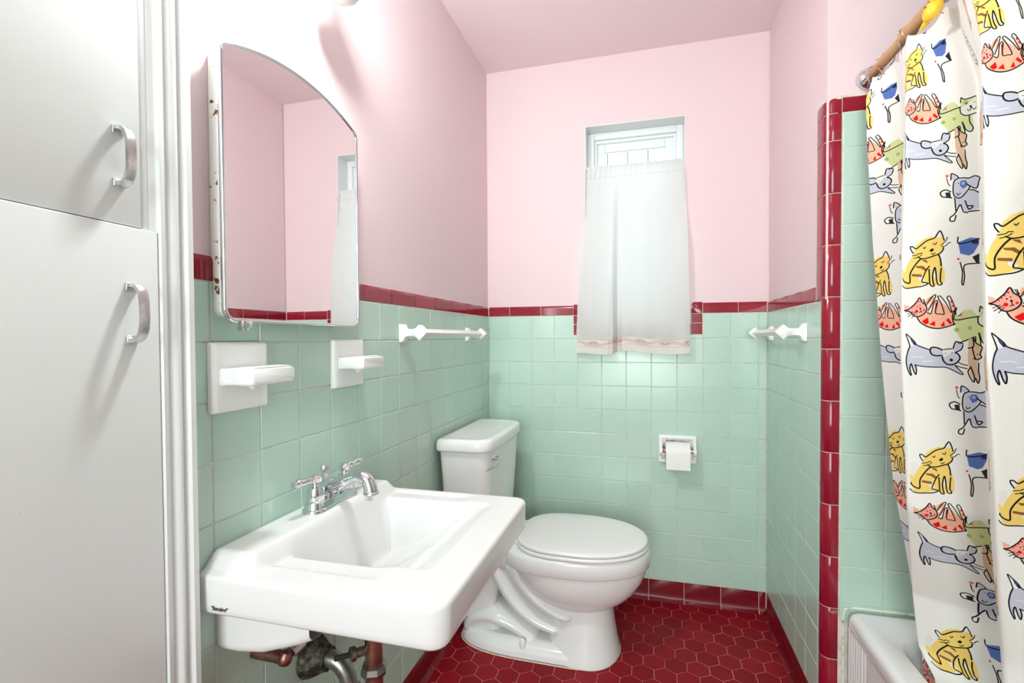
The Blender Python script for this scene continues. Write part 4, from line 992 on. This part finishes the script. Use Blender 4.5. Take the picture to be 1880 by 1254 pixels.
# printed fabric: every animal is drawn here as outlines and washes (mm on the cloth)
MOT = '''Fy0.0:1.5,1295 0,1314 7.5,1308.5 15.5,1325 27,1342 28.5,1349.5 32.5,1360.5 45,1372.5 60.5,1379 68.5,1376 78.5,1377.5 82.5,1368.5 79.5,1354 73.5,1343 77,1322 81,1304 79.5,1284.5 73,1279.5 64,1277.5 58,1276.5 49.5,1283 24.5,1275 10,1274.5 5,1282|Fw0.0:1,1314 9,1307.5 11,1320 17,1332.5 13,1340 3,1340.5|Fw0.0:35.5,1298.5 43.5,1297 48,1287 41,1286 36,1291|Fw0.0:63.5,1313.5 67,1305 69,1287.5 73,1281 68.5,1279 65,1292.5 61.5,1297.5|Fw0.0:69,1383 76,1389.5 80.5,1375 76.5,1378 71,1377|Fw0.0:23,1358.5 28,1358 32,1354 28.5,1347|Fb0.0:41.5,1332.5 51.5,1331 53.5,1324 46,1328.5|Fb0.0:30.5,1319 44.5,1319 53,1310.5 48.5,1308 41,1314 33.5,1315|Fb0.0:23.5,1303 41.5,1301.5 41.5,1296 22,1298.5|Sk1.8:27,1345.5 22.5,1353.5 22,1359 27,1359 33,1354.5 43.5,1362.5 53.5,1370.5 66.5,1375.5 71,1383 76,1389.5 79.5,1381.5 82,1370|Sk1.8:35.5,1337.5 42,1334 52,1334.5 61.5,1338 71.5,1342 78,1348 80.5,1355|Sk1.2:46.5,1357 48.5,1354.5 51,1358|Sk1.2:63.5,1364.5 67,1362 69.5,1366.5|Sk1.2:60,1344 62.5,1342 66,1345|Sk1.2:25,1340.5 35,1342 39.5,1345 44.5,1344.5|Sk1.2:28,1335 37,1337.5 43,1341.5|Sk1.2:76.5,1360 84.5,1368.5 87.5,1376|Sk1.2:77.5,1357 84,1358.5 88.5,1363.5 92.5,1364.5|Fk0.0:56.5,1349.5 61.5,1354.5 64.5,1353.5 63,1348.5 59.5,1347.5|Sk2.1:41,1333.5 33,1325 23.5,1311.5 19,1300.5 18,1285 9.5,1286 3,1291 2,1295|Sk1.7:-0.5,1281 5.5,1275.5 13.5,1273.5 29.5,1275.5 43,1277.5 52.5,1282.5 47.5,1284.5 41.5,1287 45,1298 50.5,1310.5 55.5,1318|Sk1.8:55,1311.5 55,1298 55,1283 58,1277 62,1277.5 60.5,1286.5 60.5,1300 64.5,1315 66,1305 66.5,1291 68.5,1280.5 73,1279 75,1282 72.5,1287 73.5,1302 75,1313|Sk1.9:72,1340.5 74.5,1330.5 75,1318|Fs0.0:32,1212 46,1222.5 50,1227 53,1239 61,1257 63.5,1244.5 69,1255 76,1241.5 90,1223 84,1253 90,1245.5 97.5,1215.5 101,1212 111,1219.5 111,1210.5 97,1200.5 83,1193 65,1190 50,1193.5 38,1202.5|Fs0.0:3.5,1241 16,1236.5 9.5,1221.5 5.5,1227.5|Fs0.0:45,1242 49.5,1252.5 58.5,1257 49,1239|Fc0.0:7,1228.5 15,1230.5 28,1241 35,1253 40,1245.5 47.5,1236 48,1227 43.5,1219.5 33,1214 25.5,1216.5 15,1226|Fw0.0:52,1226.5 60.5,1241.5 64.5,1245.5 63,1237 58,1223.5 52.5,1222|Fw0.0:69,1255 77.5,1238.5 71,1244.5|Fw0.0:84,1253 87.5,1245.5 88.5,1226 84.5,1242.5|Fr0.0:39.5,1205 50.5,1212.5 52,1201 46,1198|Fr0.0:52.5,1198.5 62,1205.5 62.5,1194.5|Fr0.0:70.5,1194.5 77,1205 78,1193.5|Fr0.0:80,1206.5 84,1211 90,1201 87,1197.5|Fr0.0:94.5,1206.5 100,1211.5 102.5,1206 97,1202.5|Fr0.0:104.5,1215 109.5,1219.5 111,1213.5 107.5,1210.5|Fr0.0:86.5,1242.5 89.5,1247 91.5,1242.5|Fr0.0:90,1236.5 94,1238 94.5,1233.5 91.5,1233.5|Fr0.0:90,1224.5 95,1227.5 95.5,1223 91,1222|Dr3.1:30,1225.5|Dr1.8:43.5,1228|Dr1.4:33.5,1245.5|Dr1.2:29,1240.5|Dr1.2:25,1236.5|Dr1.2:21,1232.5|Sk1.7:5,1227.5 14,1230 28,1242.5 35,1253 38,1250 40,1244.5 46.5,1238.5 48.5,1229 43.5,1220 33,1214.5 24,1216.5 17,1224.5 5,1227.5|Sk1.4:47.5,1238 55.5,1252.5 62.5,1259 63.5,1255.5 57,1239 51,1227|Sk1.4:49.5,1223 55.5,1220.5 60.5,1241.5 64.5,1247 66.5,1243 63,1222 70.5,1219.5 77,1219.5 73,1238.5 67.5,1253.5 69,1256.5 72.5,1254.5 81,1239.5 88.5,1222|Sk1.4:90,1223 85,1244 82,1251.5 84,1255.5 88,1253 95,1232 98,1214 105,1218 110.5,1224|Sb1.8:49,1239.5 58.5,1254|Sm1.8:64.5,1241.5 63,1223.5|Sk1.8:31,1212.5 35.5,1204 44.5,1196.5 56.5,1191 70.5,1190 85.5,1194.5 98.5,1201 111,1210|Dk1.2:31.5,1235|Dk1.0:36,1238|Dk1.7:37,1231.5|Sk1.0:37,1230 38,1224.5 35,1223.5|Sk1.0:38,1224.5 40,1224.5|Sk1.0:12,1220 22.5,1224.5|Sk1.0:13.5,1215 26.5,1223.5|Sk1.0:20,1212 28,1220.5|Sk1.0:41.5,1250 45,1242|Sk1.0:44,1250 46,1242|Fg0.0:15,1152 30,1156 53,1146 56,1150.5 65,1149 75,1143 80,1144.5 90,1147.5 95.5,1162.5 108,1158 105,1146 95,1140 101,1135.5 102,1123.5 95.5,1117.5 105.5,1098 100.5,1096.5 80,1109.5 58,1110 28.5,1113.5 25,1095 22.5,1096.5 18,1112 14.5,1093 10,1105.5 7.5,1119.5 11,1138|Fw0.0:73.5,1143 80,1144.5 90,1147 95,1138.5 89,1140 82.5,1135.5 76,1131|Sw1.3:19,1130.5 31,1131.5 41,1130|Sw1.5:40.5,1121.5 59,1122.5|Fn0.0:16.5,1170.5 29.5,1156 24.5,1155 19,1163.5|Sk1.7:16,1153.5 12.5,1166 8.5,1178.5 16.5,1172 25,1163 29.5,1156 41.5,1150.5 53,1146|Sk1.9:16,1153 11,1140 7.5,1121 10,1104 14.5,1093 16,1095 14,1107 17.5,1116.5 21,1102.5 25,1094.5 27,1104.5 25,1115|Sk1.5:25,1114.5 37.5,1111.5 58,1110 78.5,1109.5 94.5,1101 104.5,1095.5 106.5,1098 94,1113.5|Sk2.1:73.5,1145.5 65,1150 56,1150.5 53.5,1143 57,1136 64.5,1133.5 72,1134.5|Sk1.5:76,1146.5 82.5,1147.5 89,1148|Sk2.1:73,1131.5 75.5,1122 81.5,1116 91.5,1116 99.5,1122 103,1129.5 100,1137 95,1140|Sk1.8:108.5,1158 98,1162.5 94.5,1159.5 91.5,1149|Sk1.8:108.5,1155 105,1146 96.5,1141|Sk1.4:100,1120 108,1116 116,1114.5|Sk1.4:95,1113.5 105,1110 115,1107.5|Dk0.9:79,1138.5|Dk1.0:89.5,1140|Dk2.8:88,1125|Fe0.0:93.5,1657 105.5,1643.5 108,1660.5 122.5,1664 136,1648 137,1669.5 147,1663 168,1668.5 166.5,1641 155.5,1628.5 154.5,1596.5 146.5,1594 140.5,1605.5 136,1589 130,1590.5 128,1606 108.5,1596.5 97,1618.5|Fw0.0:134,1648 141,1649 153.5,1657 166,1667 162.5,1631.5 145,1629.5 135,1635|Df4.2:98,1622.5|Df3.8:120.5,1626|Df4.5:146.5,1656.5|Df2.4:135.5,1615|Sk1.7:93.5,1632.5 90.5,1651 98,1667.5 93,1646 100,1642.5 118,1646 136,1649|Sk1.7:136.5,1658.5 138.5,1669 145.5,1664 166,1668|Sk1.7:134,1648 135,1635 145,1628.5 162.5,1631.5|Sk1.7:101,1595.5 115.5,1601.5 128.5,1608|Sk1.7:130,1607.5 130,1592.5 134,1587.5 138.5,1593 135.5,1615 141.5,1597 150,1593 154,1601 149.5,1612.5 149.5,1627.5|Dk1.4:147.5,1654.5|Dk1.0:162,1655.5|Dk2.3:154.5,1647|Sk1.2:147.5,1641 151.5,1638 155.5,1644.5 159.5,1639.5 164,1643|Fg0.0:105,1488.5 112,1492.5 126,1494.5 135.5,1496 151,1496.5 153.5,1488 145,1471.5 132.5,1478.5 122,1460.5 112,1454.5 103.5,1462.5 103,1474.5|Fg0.0:103,1508 116,1497 110,1490.5 103.5,1496|Fg0.0:105,1455 122,1458 134,1470 148.5,1464 146.5,1430 130,1424.5 124,1422.5 115,1437.5 105,1433.5|Fu0.0:116.5,1482.5 119.5,1490.5 128.5,1491 131.5,1484.5 128.5,1476.5 121,1473.5|Dw2.6:123.5,1484.5|Dk1.2:123.5,1484.5|Sk1.8:101.5,1495 104,1508 116,1498 107,1491 103.5,1474.5 104.5,1460 113,1454.5 122,1459.5 134.5,1476 129,1482.5 145,1471.5 151.5,1486 154,1494 145.5,1498 135.5,1494.5 126,1496 116,1496|Sk1.8:99,1470 89.5,1474.5 81,1469.5 83.5,1460.5 91.5,1458.5 100,1456.5|Sk1.8:134,1470 142,1468 148.5,1463|Sk1.8:105,1455 105,1429|Sk1.8:113,1440 102.5,1422 94.5,1415.5 94,1408.5 101,1408 104.5,1418.5|Sk1.8:123.5,1447.5 128.5,1429.5 136.5,1435.5 126.5,1436.5|Sk1.8:115,1440 118.5,1425.5 126,1422.5|Sk1.8:128,1424.5 145.5,1425.5|Fd0.0:89,1468.5 98,1469 98.5,1458 90.5,1459|Sk1.2:109.5,1465.5 111.5,1460.5 116.5,1464.5|Dk1.0:114.5,1485.5|Dr2.8:95,1504|Dw1.0:95,1504|Sk1.2:94,1499.5 96,1487 99,1482|Fu0.0:105.5,1364 127.5,1372 142.5,1370 141,1357.5 131.5,1340 123.5,1336 108.5,1341|Fd0.0:129,1365 141.5,1366.5 140,1358.5 130.5,1359.5|Fd0.0:129,1333 141,1339.5 140,1320 134.5,1321.5|Sk1.8:106,1374.5 106,1362 123,1363 142.5,1369|Sk1.8:140,1320 115,1317 114,1295 111,1278 108.5,1279.5|Sk1.8:107.5,1323 110.5,1304.5 108.5,1281.5|Dr2.0:104.5,1330|Dr1.4:110.5,1302.5|Fi0.0:118.5,1607 126,1603 140.5,1585.5 140,1568 131,1554 135,1522.5 131.5,1514 124.5,1519.5 119,1533 116.5,1562.5|Sk1.7:117.5,1585 126.5,1588.5 126,1605.5 131,1595 140.5,1587 136.5,1573 139.5,1566.5 130,1563 125.5,1579.5 124.5,1588|Sk1.7:120,1545.5 116,1535.5 124,1516.5 126.5,1526 121,1547.5|Sk1.7:134,1555 133.5,1537 135,1525.5 132,1514 128.5,1523.5|Dk1.2:132.5,1572|Dk1.9:128,1564'''
HU, LV = 375.0, 436.0; PXM = 3.6
TWp, THp = int(HU*PXM), int(LV*PXM)
COLS = dict(y=(0.97, 0.83, 0.45), s=(0.97, 0.72, 0.61), c=(0.96, 0.66, 0.60), r=(0.90, 0.09, 0.08), k=(0.07, 0.07, 0.08), b=(0.56, 0.36, 0.25), g=(0.79, 0.80, 0.86), n=(0.16, 0.22, 0.45), e=(0.82, 0.85, 0.62), f=(0.62, 0.72, 0.42), u=(0.34, 0.45, 0.74), i=(0.86, 0.73, 0.61), w=(0.93, 0.925, 0.90), m=(0.45, 0.05, 0.10), d=(0.18, 0.18, 0.20))
img = np.empty((THp, TWp, 3), np.float32); img[:] = (0.955, 0.95, 0.928)
rs_ = np.random.RandomState(5)
def paint(mask, x0, y0, col):
    h, w = mask.shape; xi = np.arange(x0, x0+w) % TWp; yi = np.arange(y0, y0+h) % THp
    sub = img[np.ix_(yi, xi)]; mk = mask[..., None]; img[np.ix_(yi, xi)] = sub*(1-mk)+np.array(col, np.float32)*mk
def raster(kind, c, w, pts):
    P = np.array(pts, np.float32)*PXM; pad = max(w*PXM, 2)+2
    x0, y0 = np.floor(P.min(0)-pad).astype(int); x1, y1 = np.ceil(P.max(0)+pad).astype(int)
    X, Y = np.meshgrid(np.arange(x0, x1)+0.5, np.arange(y0, y1)+0.5)
    col = COLS[c]
    if kind == 'D': mk = np.clip(w*PXM-np.hypot(X-P[0, 0], Y-P[0, 1])+0.5, 0, 1)
    else:
        d = np.full(X.shape, 1e9, np.float32); ins = np.zeros(X.shape, bool)
        seg = list(zip(P, np.roll(P, -1, 0))) if kind == 'F' else list(zip(P[:-1], P[1:]))
        for a, b in seg:
            ab = b-a; t = np.clip(((X-a[0])*ab[0]+(Y-a[1])*ab[1])/max(ab@ab, 1e-6), 0, 1)
            d = np.minimum(d, np.hypot(X-a[0]-t*ab[0], Y-a[1]-t*ab[1]))
            if kind == 'F' and a[1] != b[1]:
                ins ^= ((a[1] > Y) != (b[1] > Y)) & (X < (b[0]-a[0])*(Y-a[1])/(b[1]-a[1])+a[0])
        if kind == 'F':
            soft = 1.6 if c in 'ysceig' else 0.7
            mk = np.clip(np.where(ins, d, -d)/soft+0.5, 0, 1)
            if c in 'yscgeiu': mk = mk*0.97
        else: mk = np.clip(w*PXM/2*1.3-d+0.5, 0, 1)*0.96
    paint(mk.astype(np.float32), x0, y0, col)
def smooth_pts(pts):
    if len(pts) < 3: return pts
    return [(p.x, p.y) for p in spline([(a, b, 0) for a, b in pts], 4)]
for item in MOT.split('|'):
    h, body = item.split(':'); kind, c, w = h[0], h[1], float(h[2:])
    pts = [tuple(map(float, q.split(','))) for q in body.split()]
    if kind == 'S': pts = smooth_pts(pts)
    raster(kind, c, w, pts)
# spotted dog and a beige dog that fill the rest of the repeat
def poly(kind, c, w, s, dx, dz, sc=1.0): raster(kind, c, w, [((a*sc)+dx, (b*sc)+dz) for a, b in s])
for dx, dz in ((232, 1560), (262, 1390), (205, 1275)):
    body = [(0, 60), (12, 72), (24, 66), (30, 50), (40, 30), (46, 8), (38, 0), (28, 6), (22, 24), (8, 36), (0, 48)]
    poly('F', 'w', 0, body, dx, dz)
    poly('S', 'k', 1.5, body+[body[0]], dx, dz)
    for a, b, r_ in ((8, 62, 4), (20, 48, 3), (28, 36, 2.6), (34, 22, 3), (24, 58, 2), (38, 10, 2.4)): poly('D', 'd', r_, [(a, b)], dx, dz)
    poly('D', 'r', 3.2, [(-2, 54)], dx, dz); poly('S', 'k', 1.4, [(12, 72), (6, 84), (14, 88), (18, 72)], dx, dz); poly('S', 'k', 1.5, [(38, 2), (44, -10), (50, -8), (46, 6)], dx, dz)
for dx, dz in ((300, 1330), (318, 1520)):
    body = [(0, 0), (-6, 26), (4, 52), (20, 66), (34, 58), (30, 30), (34, 6), (20, -6)]
    poly('F', 'i', 0, body, dx, dz); poly('S', 'k', 1.5, [(4, 52), (-6, 26), (0, 0), (20, -6), (34, 6)], dx, dz); poly('S', 'b', 2.0, [(14, 8), (24, 14), (20, 4)], dx, dz); poly('S', 'k', 1.3, [(20, 66), (28, 74), (34, 58)], dx, dz)
def s2l(a): return np.where(a <= 0.04045, a/12.92, ((a+0.055)/1.055)**2.4)
im = bpy.data.images.new('animal_print', TWp, THp, alpha=False, float_buffer=False)
buf = np.ones((THp, TWp, 4), np.float32); buf[..., :3] = np.clip(img, 0, 1)
im.pixels.foreach_set(buf.ravel()); im.update(); im.pack()
M_print, trn = cloth_mat('printed_cotton', (0.8, 0.8, 0.8), 0.12, 0.85)
n_, l_, b_ = nt(M_print)
ti_ = n_.new('ShaderNodeTexImage'); ti_.image = im; ti_.extension = 'REPEAT'; uvn = n_.new('ShaderNodeUVMap'); uvn.uv_map = 'UVMap'
l_.new(uvn.outputs[0], ti_.inputs['Vector']); l_.new(ti_.outputs[0], b_.inputs['Base Color']); l_.new(ti_.outputs[0], trn.inputs['Color'])
noise_bump(M_print, 60, 0.25, 0.002, 4)

# plan positions of the pleat edges at several heights: z -> (x, y)
KN = [
 (-0.335, {1.86: (1.330, -0.712), 1.80: (1.306, -0.738), 1.70: (1.306, -0.745), 1.42: (1.317, -0.750), 1.13: (1.326, -0.784), .80: (1.338, -0.825), .56: (1.372, -0.840), .43: (1.400, -0.830), .12: (1.420, -0.830)}),
 (-0.260, {1.86: (1.345, -0.795), 1.70: (1.360, -0.820), 1.42: (1.357, -0.830), 1.13: (1.357, -0.860), .80: (1.365, -0.880), .56: (1.410, -0.865), .43: (1.430, -0.860), .12: (1.440, -0.860)}),
 (0.0, {1.86: (1.325, -0.890), 1.70: (1.290, -0.965), 1.42: (1.260, -1.028), 1.13: (1.260, -1.028), .80: (1.292, -0.987), .56: (1.359, -0.875), .43: (1.378, -0.862), .38: (1.392, -0.900), .12: (1.410, -0.930)}),
 (0.150, {1.88: (1.345, -1.000), 1.83: (1.372, -0.990), 1.70: (1.410, -0.995), 1.42: (1.404, -1.033), 1.13: (1.408, -1.034), .80: (1.432, -1.013), .56: (1.497, -0.940), .38: (1.520, -0.970), .12: (1.520, -0.980)}),
 (0.375, {1.86: (1.330, -1.100), 1.70: (1.318, -1.160), 1.42: (1.290, -1.225), 1.13: (1.290, -1.233), .80: (1.355, -1.150), .56: (1.398, -1.103), .38: (1.402, -1.100), .12: (1.415, -1.100)}),
 (0.510, {1.86: (1.380, -1.170), 1.42: (1.420, -1.255), .80: (1.470, -1.190), .40: (1.515, -1.160), .12: (1.52, -1.16)}),
 (0.750, {1.86: (1.330, -1.300), 1.42: (1.290, -1.420), .80: (1.370, -1.390), .40: (1.405, -1.370), .12: (1.42, -1.37)}),
 (0.890, {1.86: (1.375, -1.390), 1.42: (1.410, -1.460), .80: (1.470, -1.430), .40: (1.510, -1.420), .12: (1.52, -1.42)}),
 (1.125, {1.86: (1.330, -1.520), 1.42: (1.290, -1.620), .80: (1.370, -1.610), .40: (1.405, -1.600), .12: (1.42, -1.60)}),
 (1.230, {1.86: (1.370, -1.580), 1.42: (1.390, -1.660), .80: (1.440, -1.660), .40: (1.480, -1.650), .12: (1.49, -1.65)}),
]
def knot(k, z):
    zs = sorted(k); return np.interp(z, zs, [k[a][0] for a in zs]), np.interp(z, zs, [k[a][1] for a in zs])
SS = [a for a, _ in KN]
def ztop(s):
    # hangs from the hooks, sags between them
    hk = [-0.335, -0.270, -0.12, 0.01, 0.14, 0.26, 0.38, 0.50, 0.62, 0.76, 0.90, 1.06, 1.23]
    for a, b in zip(hk, hk[1:]):
        if a <= s <= b:
            t = (s-a)/(b-a); sag = 0.020*min(1, (b-a)/0.12); return 1.866-sag*4*t*(1-t)
    return 1.850
bm = B(); uvl = bm.loops.layers.uv.new('UVMap')
sv_ = []
for a, b in zip(SS, SS[1:]):
    m_ = max(8, int((b-a)/0.0065)); sv_ += [a+(b-a)*k/m_ for k in range(m_)]
sv_.append(SS[-1]); NZ = 170; V = []; UV = {}
r4 = random.Random(11)
for j in range(NZ+1):
    row = []
    for s in sv_:
        zt = ztop(s); z = zt+(0.16-zt)*j/NZ
        pts = [knot(k, z) for _, k in KN]
        def lin(q): return np.array([np.interp(q, SS, [p[0] for p in pts]), np.interp(q, SS, [p[1] for p in pts])])
        e = 0.010; c = (lin(s-e)+lin(s-e/2)+lin(s)*1.0+lin(s+e/2)+lin(s+e))/5
        if s == SS[0] or s == SS[-1]: c = lin(s)
        x, y = c
        soft = sst(z, 0.3, 0.9)
        x += 0.0025*math.sin(s*70+z*1.5)*0.6+0.003*math.sin(z*9+s*14)*(1-soft*0.6)
        y += 0.0020*math.sin(s*55+1+z*2)
        # soft diagonal crease low on the wide panel
        x += -0.010*math.exp(-(((s-0.085)+(z-0.62)*0.32)/0.022)**2)*math.exp(-((z-0.60)/0.16)**2)
        if z < 0.44: x = max(x, 1.372)
        v = bm.verts.new((x, y, z)); row.append(v); UV[v] = ((s*1000+float(np.interp(z, [.5, .8, 1.25, 1.48, 1.65, 1.9], [-12, -8, 0, 12, 22, 35])))/HU, z*1000/LV)
    V.append(row)
for a, b in zip(V, V[1:]):
    for i in range(len(sv_)-1):
        f = bm.faces.new((a[i], b[i], b[i+1], a[i+1]))
        for lp in f.loops: lp[uvl].uv = UV[lp.vert]
base_ = Vector((1.34, -0.70, 1.86))
sc_ = thing('shower_curtain', 'cream shower curtain printed with hand-drawn cats and dogs', 'shower curtain', base_)
bmesh.ops.translate(bm, verts=bm.verts, vec=-base_)
me = bpy.data.meshes.new('curtain_fabric'); bm.to_mesh(me); bm.free(); finish(me, True, 180); me.materials.append(M_print)
o = bpy.data.objects.new('curtain_fabric', me); COL.objects.link(o); o.parent = sc_
